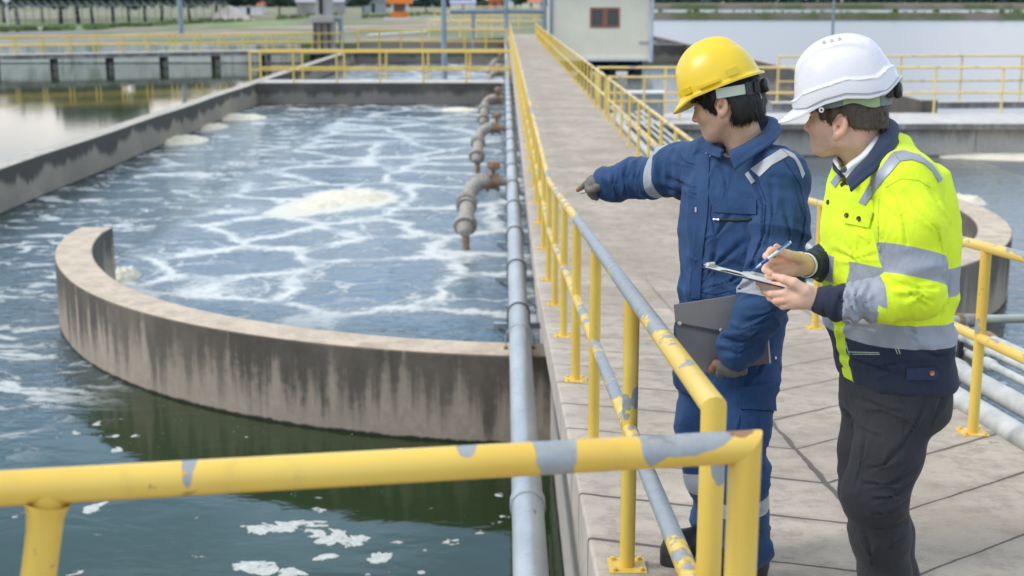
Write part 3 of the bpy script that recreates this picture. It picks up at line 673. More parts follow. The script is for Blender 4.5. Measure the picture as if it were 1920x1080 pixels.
# ------------------------------------------------------------------ footbridge over the pond
tag(MB().box((-70, 83.4, -3.2), (-12.6, 84.05, -1.0)).build('bank_wall', concrete_wall('bank_concrete', (.62, .61, .55), (.13, .17, .10), (.6, .58, .54), -1.0, 1.1, .52, .1, .25), bevel=.02), 'long pale concrete bank wall seen through the piers of the footbridge', 'wall')
def bridge():
    A = Vector((-34, 69.5, -1.2)); B = Vector((-9.7, 81.5, -1.2)); d = (B-A).normalized(); nrm = Vector((-d.y, d.x, 0))
    root = empty('footbridge', (A.x, A.y, WZ), 'low grey concrete footbridge on dark piers crossing the still pond', 'bridge')
    vs = []
    for q in (A, B):
        for (k, z) in ((0, -1.46), (0, -1.2), (1.6, -1.2), (1.6, -1.46)): vs.append(q+nrm*k+Vector((0, 0, z+1.2)))
    fs = [(0,1,2,3)[::-1], (4,5,6,7)] + [(j, (j+1) % 4, 4+(j+1) % 4, 4+j) for j in range(4)]
    fix_normals(MB().add(vs, fs).build('deck', M['cross'], root))
    L = (B-A).length
    for i in range(9):
        q = A+d*(1.5+i*L/9)
        for k in (.25, 1.35):
            w = q+nrm*k
            MB().box((w.x-.11, w.y-.11, -3), (w.x+.11, w.y+.11, -1.463)).build('pier', M['basin_dark'], root)
    for k, lab in ((.1, 'yellow railing on the near side of the pond footbridge'), (1.5, 'yellow railing on the far side of the pond footbridge')):
        a = A+nrm*k; b = B+nrm*k
        railing([tuple(a), tuple(b)], .95, span(a, b, 20), lab, 'railings on the pond footbridge', (M['paint_far'], M['paint_far']), r=.034, plates=False, midk=.48, n=8)
bridge()
# ------------------------------------------------------------------ main air pipe, its brackets and droppers
PX, PZZ, PRR = .135, -1.20, .0935
def main_pipe():
    root = empty('air_pipe', (PX, 0, WZ), 'long straight grey main pipe running beside the walkway over the basin', 'pipe')
    t = NT('grey_pipe'); p = t.pos(); x, y, z = t.sep(p); n = t.noise(t.vscale(p, (1, .25, 1)), 4, 5); g = t.noise(p, 24, 4, .65)
    col = t.mix(t.ramp(n, .35, .68), (.36, .40, .43), (.50, .53, .55))
    col = t.mix(t.ramp(g, .56, .74, 0, .5), col, (.30, .33, .35))
    col = t.mix(t.ramp(t.noise(t.vscale(p, (3, .8, 3)), 3.3, 4), .70, .76, 0, .8), col, (.19, .13, .10))
    m = t.pbr(col, t.ramp(g, .3, .7, .30, .48), .25, t.bump(g, .12, .003))
    M['pipe'] = m
    MB().tube([(PX, -1, PZZ), (PX, 88, PZZ)], PRR, 32).build('pipe', m, root, smooth=50)
    for i, y in enumerate([7.4, 25.2, 43.2, 61.2]):
        MB().lathe([(PRR+.001, -.06), (PRR+.012, -.055), (PRR+.012, .055), (PRR+.001, .06)], (PX, y, PZZ), (0, 1, 0), 28).build('coupling', m, root, smooth=40)
    MB().tube([(PX, 88, PZZ), (PX, 88.4, PZZ), (PX, 88.6, PZZ+.2), (PX, 88.6, 2.4)], PRR*1.5, 16).build('riser', M['steel_blue'], root, smooth=60)
    return root
main_pipe()
def u_clamp(root, y, r, thick=.008, zbot=-1.32, mat=None):
    pts = [(PX-r, y, zbot)] + [(PX-r*math.cos(a), y, PZZ+r*math.sin(a)) for a in np.linspace(0, math.pi, 15)] + [(PX+r, y, zbot)]
    return MB().tube(pts, thick, 6).build('clamp', mat or M['galv'], root, smooth=60)
def brackets():
    def proto():
        root = empty('pipe_bracket', (.40, 12.3, PZZ-PRR), 'galvanised bracket arm holding the grey main pipe off the walkway wall', 'bracket', 'brackets under the grey main pipe')
        y = 12.3; zt = PZZ-PRR-.002
        MB().box((-.10, y-.03, zt-.05), (.398, y+.03, zt)).build('arm', M['galv'], root)
        MB().tube([(-.06, y, zt-.052), (.39, y, zt-.36)], .018, 8).build('strut', M['galv'], root, smooth=50)
        MB().box((.385, y-.05, zt-.42), (.3985, y+.05, zt+.05)).build('wall_plate', M['galv'], root)
        u_clamp(root, y, PRR+.010, .009, zt-.06, simple('clamp_steel', (.16, .17, .18), .5, .5))
        return root
    o = proto(); base = Vector(o.location)
    ys = [12.3, 14.45, 16.65, 18.9, 21.1] + [23.3+2.2*i for i in range(20)]
    for i, y in enumerate(ys):
        c = o if i == 0 else copy_tree(o)
        c.location = (base.x, y, base.z)
brackets()
rt = empty('pipe_hoop', (PX, 11.35, TOPZ), 'thin wire hoop strapping the main pipe down onto the curved guide wall', 'hoop')
u_clamp(rt, 11.35, PRR+.03, .0075, TOPZ-.01)
for s in (-1, 1): MB().lathe([(.018, 0), (.018, .02), (.01, .026)], (PX+s*(PRR+.03), 11.35, TOPZ), n=8).build('anchor_nut', M['rust'], rt)
def dropper(label, proto=None):
    root = empty('air_dropper', (0, 0, 0), label, 'pipe', 'rusty air droppers hanging off the main pipe')
    dp = M['dirty_pipe']; r = .122
    MB().tube([(PX-PRR*.6, 0, PZZ), (-.28, 0, PZZ)], .06, 14).build('branch', dp, root, smooth=50)
    arc = [(-.28, 0, PZZ)] + [(-.28-.30*math.sin(a), -.05-.25*(1-math.cos(a)), PZZ-.26*(1-math.cos(a))+.02) for a in np.linspace(.15, 1.45, 9)] + [(-.60, -.9, PZZ-.44), (-.61, -1.05, PZZ-.52)]
    MB().tube(arc, r, 16).build('elbow', dp, root, smooth=60)
    def flange(c, ax, R, h, mat): return MB().lathe([(R*.7, -h), (R, -h), (R, h), (R*.7, h)], c, ax, 20).build('flange', mat, root, smooth=30)
    flange((-.27, 0, PZZ), (1, 0, 0), .165, .026, M['rust']); flange((-.10, 0, PZZ), (1, 0, 0), .155, .026, M['rust'])
    v = MB().lathe([(.06, -.10), (.11, -.08), (.125, 0), (.11, .08), (.06, .10)], (-.175, 0, PZZ), (1, 0, 0), 18).build('valve', M['rust'], root, smooth=50)
    MB().tube([(-.175, 0, PZZ+.07), (-.175, 0, PZZ+.24)], .035, 10).build('stem', M['rust'], v, smooth=50)
    MB().lathe([(.04, -.05), (.10, -.05), (.12, 0), (.10, .07), (.04, .09)], (-.175, 0, PZZ+.26), (0, 0, 1), 16).build('actuator', M['rust'], v, smooth=50)
    flange((-.60, -.42, PZZ-.27), (-.1, -1, -.55), .17, .034, dp); flange((-.60, -.55, PZZ-.31), (-.1, -1, -.5), .165, .026, dp)
    flange((-.61, -1.07, PZZ-.53), (0, -1, -.55), .185, .04, dp)
    MB().lathe([(.13, 0), (.13, .06), (.09, .15), (.04, .17)], (-.61, -1.09, PZZ-.54), (0, -.75, -.65), 16).build('end_cap', dp, root, smooth=40)
    MB().tube([(-.60, -1.12, PZZ-.6), (-.60, -1.14, WZ-.25)], .058, 12).build('drop_leg', M['rust'], root, smooth=50)
    return root
d0 = dropper('nearest rusty air dropper, its capped end and thin leg in the water')
d0.location = (0, 21.6, 0)
for y, lab in ((31.0, 'second rusty air dropper along the main pipe, its orange valve showing over the nearest'), (40.4, 'third rusty air dropper just before the basin end wall'), (54.5, 'rusty air dropper behind the crossing yellow rails'), (66, 'small blurred air dropper at the far end of the main pipe')):
    c = copy_tree(d0); c.location = (0, y, 0); c['label'] = lab
# blue grey pipe frame at the far end, lamp posts
g = empty('pipe_gantry', (-3.4, 88.6, -1.2), 'blue grey pipe frame standing across the far end of the walkway', 'frame')
MB().tube([(PX-.15, 88.6, 1.0), (-3.5, 88.6, .98)], .17, 12).build('beam', M['steel_blue'], g, smooth=50)
MB().tube([(PX+.15, 88.6, 1.02), (2.62, 88.6, 1.0)], .17, 12).build('beam', M['steel_blue'], g, smooth=50)
MB().tube([(2.62, 88.6, 2.6), (2.62, 88.6, -3)], .15, 12).build('upright', M['steel_blue'], g, smooth=50)
MB().tube([(-2.0, 88.6, .8), (-2.0, 88.6, -3)], .12, 12).build('upright', M['steel_blue'], g, smooth=50)
def lamp_post(x, y, z0, h, r, label):
    root = empty('lamp_post', (x, y, z0), label, 'lamp post', 'blue grey lamp posts')
    MB().tube([(x, y, z0), (x, y, z0+h*.5), (x, y, z0+h)], [r, r*.85, r*.6], 12).build('pole', M['steel_blue'], root, smooth=50)
    MB().tube([(x, y, z0+h-.1), (x-.6, y, z0+h+.25), (x-1.5, y, z0+h+.35)], r*.5, 8).build('arm', M['steel_blue'], root, smooth=50)
    MB().box((x-2.1, y-.15, z0+h+.27), (x-1.4, y+.15, z0+h+.42)).build('lantern', M['galv'], root, bevel=.03)
    MB().lathe([(r*1.9, 0), (r*1.9, .04), (r*1.1, .05)], (x, y, z0), n=12).build('base_plate', M['steel_blue'], root)
q = PZ(838, 150, WZ); lamp_post(q[0], 63.0, -2.6, 8, .14, 'blue grey lamp post standing in the second basin behind the crossing rails')
q = PZ(340, 66, -1.05); lamp_post(q[0], q[1], -1.05, 8, .22, 'blue grey lamp post by the road beyond the pond footbridge')
q = PZ(1561, 62, WZ); lamp_post(q[0]*.80, q[1]*.80, -2.6, 9, .14, 'blue grey lamp post in the lake behind the white helmet')
# ------------------------------------------------------------------ cream cabin on piles
def cabin():
    Y = 70.0; x0, x1 = 2.42, 7.5; y1 = 75; z0 = -1.22; z1 = 2.6
    root = empty('cabin', (x0, Y, -2.2), 'cream rendered control cabin on dark piles beside the walkway', 'cabin')
    wl, wr = PY(1106, 50, Y)[0], PY(1162, 50, Y)[0]; wb, wt = PY(1130, 52, Y)[2], PY(1130, 14, Y)[2]
    mb = MB()
    mb.box((x0, Y, z0), (wl, Y+.15, z1)); mb.box((wr, Y, z0), (x1, Y+.15, z1)); mb.box((wl, Y, z0), (wr, Y+.15, wb)); mb.box((wl, Y, wt), (wr, Y+.15, z1))
    mb.box((x0, Y+.15, z0), (x0+.15, y1, z1)); mb.box((x1-.15, Y+.15, z0), (x1, y1, z1)); mb.box((x0+.15, y1-.15, z0), (x1-.15, y1, z1))
    mb.box((x0+.15, Y+.15, z0), (x1-.15, y1-.15, z0+.12))
    mb.build('wall', M['cream'], root)
    MB().prism([(x0-.4, Y-.5), (x1+.4, Y-.5), (x1+.4, y1+.4), (x0-.4, y1+.4)], z1, z1+.25).build('roof', M['conc_far'], root)
    f = .11; wi = MB()
    wi.box((wl, Y-.03, wb), (wl+f, Y+.1, wt)); wi.box((wr-f, Y-.03, wb), (wr, Y+.1, wt)); wi.box((wl+f, Y-.03, wb), (wr-f, Y+.1, wb+f)); wi.box((wl+f, Y-.03, wt-f), (wr-f, Y+.1, wt))
    mid = (wl+wr)/2; wi.box((mid-.13, Y-.04, wb+f), (mid+.13, Y+.1, wt-f))
    w = wi.build('window', M['frame_red'], root)
    MB().box((wl+f, Y+.05, wb+f), (mid-.13, Y+.07, wt-f)).build('pane', M['glass'], w); MB().box((mid+.13, Y+.05, wb+f), (wr-f, Y+.07, wt-f)).build('pane', M['glass'], w)
    MB().box((x0-.1, Y-.12, z0-.16), (x1+.06, y1, z0-.003)).build('floor_beam', M['white'], root)
    for i in range(4):
        for j in range(2):
            x = x0+.5+i*(x1-x0-1)/3; y = Y+.3+j*4
            MB().box((x-.18, y-.18, -3), (x+.18, y+.18, z0-.163)).build('pile', M['dark'], root)
    MB().box((x0+.5, Y+.7, -1.95), (x1-.9, Y+.9, z0-.17)).build('skirt', M['dark'], root)
    MB().tube([(x1+.1, Y-.1, z1), (x1+.1, Y-.1, -1.45)], .1, 10).build('downpipe', simple('pale_blue_pipe', (.48, .55, .62), .5), root, smooth=50)
    MB().tube([(x0-.02, Y-.13, z1), (x0-.02, Y-.13, -1.0)], .11, 10).build('corner_pipe', M['steel_blue'], root, smooth=50)
    MB().box((wr+1.0, Y-.02, -.55), (wr+1.9, Y-.004, -.38)).build('vent_slot', simple('faded_mark', (.52, .48, .42), .8), root)
cabin()
# pump tower at the end of the footbridge
def tower():
    q = PZ(648, 104, WZ); x, y = q[0]*.98, 82.6
    root = empty('pump_tower', (x, y, WZ), 'grey concrete ribbed tower rising where the footbridge meets the basin wall', 'tower')
    MB().box((x-.62, y-.6, -3), (x+.62, y+.6, .35)).build('shaft', M['conc_far'], root, bevel=.04)
    for k in (-.5, -.1, .35): MB().box((x+k-.09, y-.75, -3), (x+k+.09, y-.603, .3)).build('rib', M['basin_dark'], root)
    MB().box((x-.78, y-.85, .36), (x+.66, y+.8, .78)).build('collar', M['conc_far'], root, bevel=.05)
    MB().box((x-.45, y-.5, .782), (x+.5, y+.5, 3.6)).build('head', M['conc_far'], root, bevel=.04)
    MB().tube([(x+1.0, y, -3), (x+1.0, y, .55), (x+.6, y, .6)], .14, 10).build('side_pipe', M['steel_blue'], root, smooth=50)
    MB().box((x-.2, y-.62, .9), (x+.0, y-.503, 3.2)).build('slot', M['dark'], root)
tower()
# small control box by the cross path
def control_box():
    root = empty('control_box', (3.4, 33.9, TOPZ+.02), 'grey blue control box standing on the cross path behind the railing', 'control box')
    x0, x1 = PY(1172, 220, 34)[0], PY(1243, 220, 34)[0]; m = simple('control_box_grey', (.27, .30, .34), .5, .1)
    MB().box((x0, 33.9, TOPZ+.02), (x1, 34.5, -.62)).build('casing', m, root, bevel=.02)
    MB().box((x0+.06, 33.88, TOPZ+.12), (x1-.06, 33.898, -.70)).build('door', m, root)
    MB().box((x1-.14, 33.86, TOPZ+.36), (x1-.10, 33.879, TOPZ+.5)).build('handle', M['galv'], root)
    MB().box((x0-.05, 33.85, -.617), (x1+.05, 34.55, -.57)).build('lid', M['white'], root)
control_box()
# ------------------------------------------------------------------ pipes on the lake side of the walkway
M['side_pipe'] = simple('weathered_grey_pipe', (.50, .50, .47), .5, .05, .22, 7, .15); M['conduit'] = simple('pale_conduit', (.52, .53, .50), .5, .1, .2, 9, .1)
def side_pipes():
    specs = [(2.50, -.043, .068, 'thick grey ribbed pipe lying nearest the walkway edge, lowest of the bundle'), (2.68, .02, .055, 'thick grey pipe resting above the lowest pipe of the bundle'),
             (2.84, .07, .024, 'thin grey conduit running just above the two thick pipes'), (2.95, .095, .024, 'thin grey conduit, middle one of the bundle'), (3.06, .125, .026, 'thin rust banded conduit on top of the bundle')]
    def zz(y, z): return z+floor_z(y)+.35
    for i, (x, z, r, lab) in enumerate(specs):
        root = empty('conduit' if r < .04 else 'side_pipe', (x, 6, zz(6, z)-.3), lab, 'pipe', 'pipe bundle beside the walkway')
        pts = [(x, y, zz(y, z)-.35) for y in np.linspace(1.5, 11.9, 9)]+[(x, 12.3, zz(12.3, z)-.35), (x, 30, zz(30, z)-.35)]
        MB().tube(pts, r, 18).build('pipe', M['side_pipe'] if r > .04 else M['conduit'], root, smooth=50)
        for y in ([4.3, 5.75, 7.5, 9.4] if r > .04 else [4.9+.35*i, 6.9+.2*i]):
            y = y+.11*i; d = Vector((0, 1, -.088)).normalized()
            MB().lathe([(r+.001, -.07), (r+.012, -.06), (r+.012, .06), (r+.001, .07)], (x, y, zz(y, z)-.35), d, 18).build('coupling', M['side_pipe'] if r > .04 else (M['rust'] if i == 4 else M['conduit']), root, smooth=40)
    for i, y in enumerate([5.55, 7.9, 10.2]):
        zb = floor_z(y)-.40
        root = empty('pipe_support', (2.36, y, zb), 'grey steel angle bracket under the pipe bundle at the concrete edge', 'bracket', 'brackets under the pipe bundle')
        z = floor_z(y)-.118
        MB().box((2.262, y-.03, z-.06), (3.1, y+.03, z-.004)).build('arm', M['galv'], root)
        MB().box((2.262, y-.05, z-.30), (2.275, y+.05, z-.062)).build('wall_plate', M['galv'], root)
        MB().tube([(2.27, y, z-.28), (2.95, y, z-.07)], .02, 8).build('strut', M['galv'], root, smooth=50)
        MB().box((2.78, y-.02, z-.003), (2.81, y+.02, z+.26)).build('upright', M['dark'], root)
    # pale pipe running out over the water
    q = PY(1790, 600, 8.3); w = PY(1930, 597, 9.2)
    root = empty('water_pipe', tuple(q), 'pale green grey pipe with a rusty joint running out over the lake side water', 'pipe')
    a = Vector(q); b = Vector((w[0], w[1], w[2])); d = (b-a)
    MB().tube([a-d*.35, a+d*4], .030, 14).build('pipe', simple('pale_green_pipe', (.42, .44, .36), .5, 0, .15, 5), root, smooth=50)
    MB().lathe([(.031, -.12), (.040, -.11), (.040, .11), (.031, .12)], a+d*.18, d, 16).build('joint', M['dirty_pipe'], root, smooth=40)
    MB().lathe([(.041, -.02), (.044, -.02), (.044, .02), (.041, .02)], a+d*.04, d, 16).build('rust_band', M['rust'], root, smooth=40)
    MB().box((a.x-.55, a.y-.02, a.z-.7), (a.x-.51, a.y+.02, a.z+.02)).build('stay', M['galv'], root)
side_pipes()
# ------------------------------------------------------------------ far fence, trees, huts
sheet('field', simple('field_green', (.17, .26, .08), .95, 0, .3, .3), -130, 146, -24, 172, -1.032)
def fence():
    root = empty('security_fence', (*G(0, 52), -1.05), 'grey wire fence with slanted barbed arms in front of the trees', 'fence')
    pts = []
    for i in range(30):
        u = -12+i*15.2; k = i/29; v = 52-9*k; x, y = G(u, v); pts.append(Vector((x, y, -1.05)))
    h = 2.15; pm = simple('fence_concrete', (.27, .29, .29), .9, 0, .1)
    base = Vector(root.location)
    p0 = MB().tube([pts[0], pts[0]+Vector((0, 0, h)), pts[0]+Vector((-.48, -.1, h+.52))], .055, 6).build('post', pm, root, smooth=40, loc=pts[0])
    for q in pts[1:]:
        c = p0.copy(); COL.objects.link(c); c.parent = root; c.location = q-base
    up = Vector((0, 0, h))
    MB().tube([q+up for q in pts], .06, 6).build('top_rail', pm, root, smooth=40)
    for k in (.35, .75): 
        MB().tube([q+up+Vector((-.48*k, -.1*k, .52*k)) for q in pts], .012, 4).build('barbed_wire', pm, root)
    for k in (.12, .5, .8): MB().tube([q+Vector((0, 0, h*k)) for q in pts], .02, 4).build('wire', pm, root)
    l = empty('sign_lollipop', (*G(16, 50), -1.05), 'white round headed marker post at the start of the wire fence', 'marker post')
    x, y = G(16, 50); MB().tube([(x, y, -1.05), (x, y, 1.55)], .07, 8).build('post', M['white'], l, smooth=50)
    MB().lathe([(.02, -.06), (.42, -.05), (.42, .05), (.02, .06)], (x, y, 1.9), (0.1, -1, 0), 20).build('disc', M['white'], l, smooth=40)
    l.name = 'marker_post'
fence()
def leaf_mat(name, c):
    t = NT(name); p = t.pos(); n = t.noise(p, .9, 3); r = t.n('NewGeometry').outputs['Random Per Island']
    col = t.mix(t.ramp(r, 0, 1, 0, 1, False), tuple(k*.55 for k in c), tuple(k*1.5 for k in c))
    b = t.pbr(col, .7); return b
def tree_meshes(seed, H, R, nl, ls):
    rg = np.random.default_rng(seed); tr = MB(); cr = MB()
    tr.tube([(0, 0, 0), (.15, .1, H*.2), (-.1, .1, H*.45), (.1, 0, H*.75)], [.34, .27, .2, .08], 8)
    cl = []
    for i in range(15):
        a = rg.uniform(0, 6.28); rr = R*rg.uniform(.25, .75); z = H*rg.uniform(.40, .92)
        e = Vector((rr*math.cos(a), rr*math.sin(a), z)); cl.append((e, R*rg.uniform(.3, .5)))
        tr.tube([(0, .1, z*.55), (e.x*.5, e.y*.5, z*.8), tuple(e)], [.12, .08, .03], 5)
    for i in range(nl):
        c, r = cl[rg.integers(len(cl))]
        d = rg.normal(size=3); d /= np.linalg.norm(d); q = np.array(c)+d*r*rg.uniform(.35, 1.1)*np.array((1, 1, .75))
        a = rg.normal(size=3); a /= np.linalg.norm(a); b = np.cross(a, rg.normal(size=3)); b /= np.linalg.norm(b); s = ls*rg.uniform(.6, 1.3)
        cr.add([q-a*s, q+b*s*.55, q+a*s, q-b*s*.55], [(0, 1, 2, 3)])
    return tr, cr
def trees():
    lm = [leaf_mat('dark_leaves', (.030, .070, .040)), leaf_mat('blue_green_leaves', (.028, .078, .062)), leaf_mat('mid_green_leaves', (.050, .10, .035))]
    protos = []
    for k in range(3):
        tr, cr = tree_meshes(20+k, 11.5+k, 5.2, 3600, .46)
        root = empty('tree', (0, 0, 0)); tr.build('trunk', M['bark'], root, smooth=60); cr.build('crown', lm[k], root); protos.append(root)
    spots = [(-40, 50, 0), (12, 46, 1), (34, 47, 0), (75, 44, 1), (110, 46, 0), (140, 47, 1), (172, 46, 0), (205, 44, 2), (240, 43, 0), (275, 42, 1), (300, 42, 0), (330, 41, 2), (365, 39, 0), (400, 36, 1), (440, 32, 0), (480, 29, 2), (530, 27, 0), (590, 26, 2), (690, 25, 0), (800, 24, 1), (905, 23, 2), (985, 23, 0)]
    words = ['dark dense', 'blue green', 'mid green']
    where = ['beyond the left end of the wire fence', 'behind the white round headed marker post', 'just past the marker post', 'between the first two dark trunks', 'before the second trunk', 'with its trunk seen through the fence', 'with the thickest trunk behind the fence', 'right after the thickest trunk', 'before the road lamp post', 'a little before the road lamp post', 'nearest before the road lamp post', 'behind the road lamp post', 'just beyond the road lamp post', 'over the pale soil heap', 'beside the red roofed hut', 'over the red roofed hut', 'before the grey hut', 'over the grey hut', 'right of the ribbed tower', 'over the orange kiosk', 'left of the pipe riser', 'between pipe frame and cabin']
    used = set()
    for (u, v, k), w in zip(spots, where):
        x, y = G(u+RNG.uniform(-11, 11), v+RNG.uniform(-2.5, .8)); o = protos[k]
        if k in used: o = copy_tree(o)
        used.add(k); s = RNG.uniform(.50, .78) if u < 450 else .5
        o.location = (x, y, -1.05); o.rotation_euler = (0, 0, RNG.uniform(0, 6.28)); o.scale = (s, s, s)
        tag(o, f'{words[k]} tree {w}', 'tree', 'trees along the far bank')
trees()
def nrmz(a): a = np.asarray(a, float); return a/np.linalg.norm(a)
def far_wood():
    rg = np.random.default_rng(3); mb = MB()
    for i in range(9000):
        u = rg.uniform(-60, 470); x, y = G(u, 45-8*max(u, 0)/470); y += 22+rg.uniform(0, 10); x *= y/(y-24); z = 1.0+rg.uniform(0, 1)**.8*(3.8+1.3*math.sin(u*.05)+.9*math.sin(u*.13))
        q = np.array([x, y, z]); a = nrmz(rg.normal(size=3)); b = np.cross(a, nrmz(rg.normal(size=3))); s_ = rg.uniform(.5, 1.0)
        mb.add([q-a*s_, q+b*s_*.6, q+a*s_, q-b*s_*.6], [(0, 1, 2, 3)])
    for i in range(7000):
        u = rg.uniform(460, 1030); x, y = G(u, 27); x *= 2.0; y *= 2.0
        z = -1.05+rg.uniform(0, 1)*(3.6+1.2*math.sin(u*.04)+.8*math.sin(u*.11)); y += rg.uniform(0, 14)
        q = np.array([x, y, z]); a = nrmz(rg.normal(size=3)); b = np.cross(a, nrmz(rg.normal(size=3))); s_ = rg.uniform(.5, 1.1)
        mb.add([q-a*s_, q+b*s_*.6, q+a*s_, q-b*s_*.6], [(0, 1, 2, 3)])
    for i in range(5000):
        x = rg.uniform(60, 360); y = 700+rg.uniform(0, 30); z = rg.uniform(0, 1)*(5.5+2*math.sin(x*.05)); q = np.array([x, y, z]); a = nrmz(rg.normal(size=3)); b = np.cross(a, nrmz(rg.normal(size=3))); s_ = rg.uniform(1.2, 2.4)
        mb.add([q-a*s_, q+b*s_*.6, q+a*s_, q-b*s_*.6], [(0, 1, 2, 3)])
    tag(mb.build('far_wood', leaf_mat('wood_leaves', (.022, .060, .046))), 'dark blue green wood closing the view behind the fence trees', 'wood', kind='stuff')
def hut(u, v, w, h, label, wallm, roofm, name='hut', cat='hut', d=4.0, gable=True):
    x, y = G(u, v); root = empty(name, (x, y, -1.05), label, cat, None)
    z0, z1 = -1.05, -1.05+h
    MB().box((x-w/2, y, z0), (x+w/2, y+d, z1)).build('wall', wallm, root)
    if gable:
        o = w/2+.3; vs = [(x-o, y-.3, z1), (x+o, y-.3, z1), (x+o, y+d+.3, z1), (x-o, y+d+.3, z1), (x-o, y+d/2, z1+h*.45), (x+o, y+d/2, z1+h*.45)]
        MB().add(vs, [(3, 2, 1, 0), (0, 1, 5, 4), (2, 3, 4, 5), (0, 4, 3), (1, 2, 5)]).build('roof', roofm, root)
    else: MB().box((x-w/2-.25, y-.3, z1+.003), (x+w/2+.25, y+d+.3, z1+.35)).build('roof', roofm, root)
    MB().box((x-.35, y-.04, z0), (x+.35, y-.004, z0+min(h*.8, 2))).build('door', M['dark'], root)
    return root
def kiosk():
    x, y = G(749, 33); root = empty('kiosk', (x, y, -1.05), 'small orange roofed kiosk with white sides and an orange counter', 'kiosk'); w = 2.7
    MB().box((x-w/2, y, -1.05), (x+w/2, y+2.4, -.1)).build('counter', M['orange'], root)
    for sx in (-1, 1): MB().box((x+sx*w/2-(.42 if sx > 0 else 0), y+.02, -.097), (x+sx*w/2+(0 if sx > 0 else .42), y+2.4, 1.1)).build('side_panel', M['white'], root)
    MB().box((x-w/2+.43, y+1.2, -.097), (x+w/2-.43, y+2.3, 1.1)).build('back_panel', M['conc_far'], root)
    MB().prism([(x-w*.72, y-.6), (x+w*.72, y-.6), (x+w*.72, y+3), (x-w*.72, y+3)], 1.103, 2.3).build('roof', M['orange'], root)
kiosk()
hut(466, 27, 5.2, 1.7, 'far hut with a red roof left of the ribbed tower', M['white'], M['roof_red'])
hut(600, 27, 9.0, 2.3, 'long grey far hut between red roof and ribbed tower', M['conc_far'], simple('grey_roof', (.34, .33, .38), .8))
hut(700, 24, 5.0, 2.6, 'low grey far shed behind the ribbed tower', simple('shed_grey', (.30, .33, .34), .8), M['conc_far'], 'shed', 'shed', gable=False)
hut(868, 20, 6.5, 1.9, 'pale far hut with a violet grey roof above the crossing rails', M['white'], simple('violet_roof', (.34, .34, .48), .8))
hut(928, 21, 3.4, 2.6, 'small red far hut beside the blue grey riser', M['roof_red'], M['orange'], gable=False)
hut(966, 21, 4.0, 2.8, 'far hut with a bright blue roof beyond the pipe frame', M['white'], M['blue_tarp'], gable=False)
hut(996, 20, 5.0, 2.2, 'pale far hut between the blue roofed hut and the cabin', M['cream'], M['roof_red'])
far_wood()
def heap():
    x, y = G(428, 38); vs = []; fs = []; n = 24
    for i in range(n+1):
        for j in range(n+1):
            a, b = i/n*2-1, j/n*2-1; h = max(0, 1-a*a-b*b)*1.5*(1+.35*math.sin(5*a+1)*math.cos(4*b)) 
            vs.append((x+a*3.6, y+b*4, -1.06+h))
    for i in range(n):
        for j in range(n): k = i*(n+1)+j; fs.append((k, k+n+1, k+n+2, k+1))
    tag(MB().add(vs, fs).build('soil_heap', simple('pale_soil', (.52, .44, .40), .95, 0, .15, .5), smooth=80), 'pale heap of soil by the fence beyond the road', 'soil heap')
heap()
strip('bank', simple('mud_bank', (.37, .29, .25), .95, 0, .2, .3), [G(330, 62), G(480, 52), G(640, 52), G(830, 46)], 12, -1.02)
strip('apron', M['white'], [G(690, 66), G(800, 60)], 4, -1.0)
strip('apron', M['white'], [G(720, 36), G(850, 33)], 6, -1.0)
# ------------------------------------------------------------------ figures: signed-distance modelling
from mathutils.bvhtree import BVHTree
def J(u, v, Y): return PY(u, v, Y)
def nrmz(a): a = np.asarray(a, float); return a/np.linalg.norm(a)
def smin(a, b, k):
    h = np.clip(.5+.5*(b-a)/k, 0, 1); return b*(1-h)+a*h-k*h*(1-h)
def smax(a, b, k): return -smin(-a, -b, k)
def ell(P, c, r, R=None):
    q = P-np.asarray(c)
    if R is not None: q = q @ np.asarray(R).T
    r = np.asarray(r); k0 = np.linalg.norm(q/r, axis=1); k1 = np.linalg.norm(q/(r*r), axis=1)
    return k0*(k0-1)/np.maximum(k1, 1e-9)
def seg(P, a, b, ra, rb):
    a = np.asarray(a); ab = np.asarray(b)-a; L2 = ab@ab
    t = np.clip(((P-a)@ab)/L2, 0, 1)
    return np.linalg.norm(P-a-t[:, None]*ab, axis=1)-(ra+(rb-ra)*t), t
def chain(P, pts, rad, k=.012):
    d = None; s = None; acc = 0
    for i in range(len(pts)-1):
        L = np.linalg.norm(np.asarray(pts[i+1])-np.asarray(pts[i]))
        e, t = seg(P, pts[i], pts[i+1], rad[i], rad[i+1]); si = acc+t*L; acc += L
        if d is None: d, s, dm = e, si, e
        else:
            s = np.where(e < dm, si, s); dm = np.minimum(dm, e); d = smin(d, e, k)
    return d, s
def plen(pts): return np.cumsum([0]+[np.linalg.norm(np.asarray(pts[i+1])-np.asarray(pts[i])) for i in range(len(pts)-1)])
def loft(P, st, n=2.3):
    """st: list of (centre, half depth, half width, yaw of facing in radians); stacked by height"""
    st = sorted(st, key=lambda s: s[0][2]); zs = [s[0][2] for s in st]; z = P[:, 2]
    cx = np.interp(z, zs, [s[0][0] for s in st]); cy = np.interp(z, zs, [s[0][1] for s in st])
    a = np.interp(z, zs, [s[1] for s in st]); b = np.interp(z, zs, [s[2] for s in st]); w = np.interp(z, zs, [s[3] for s in st])
    fx, fy = np.cos(w), np.sin(w); dx, dy = P[:, 0]-cx, P[:, 1]-cy
    f = dx*fx+dy*fy; l = -dx*fy+dy*fx       # forward, person's left
    rho = (np.abs(f/a)**n+np.abs(l/b)**n)**(1/n)
    m = np.minimum(a, b); d = (rho-1)*m*(.55+.45*np.clip(m/np.maximum(np.hypot(f, l), .02), 0, 1.6))
    cap = np.maximum(z-zs[-1], zs[0]-z)
    return smax(d, cap, .03), f, l
_H = np.random.default_rng(99).uniform(-1, 1, (64, 64, 64))
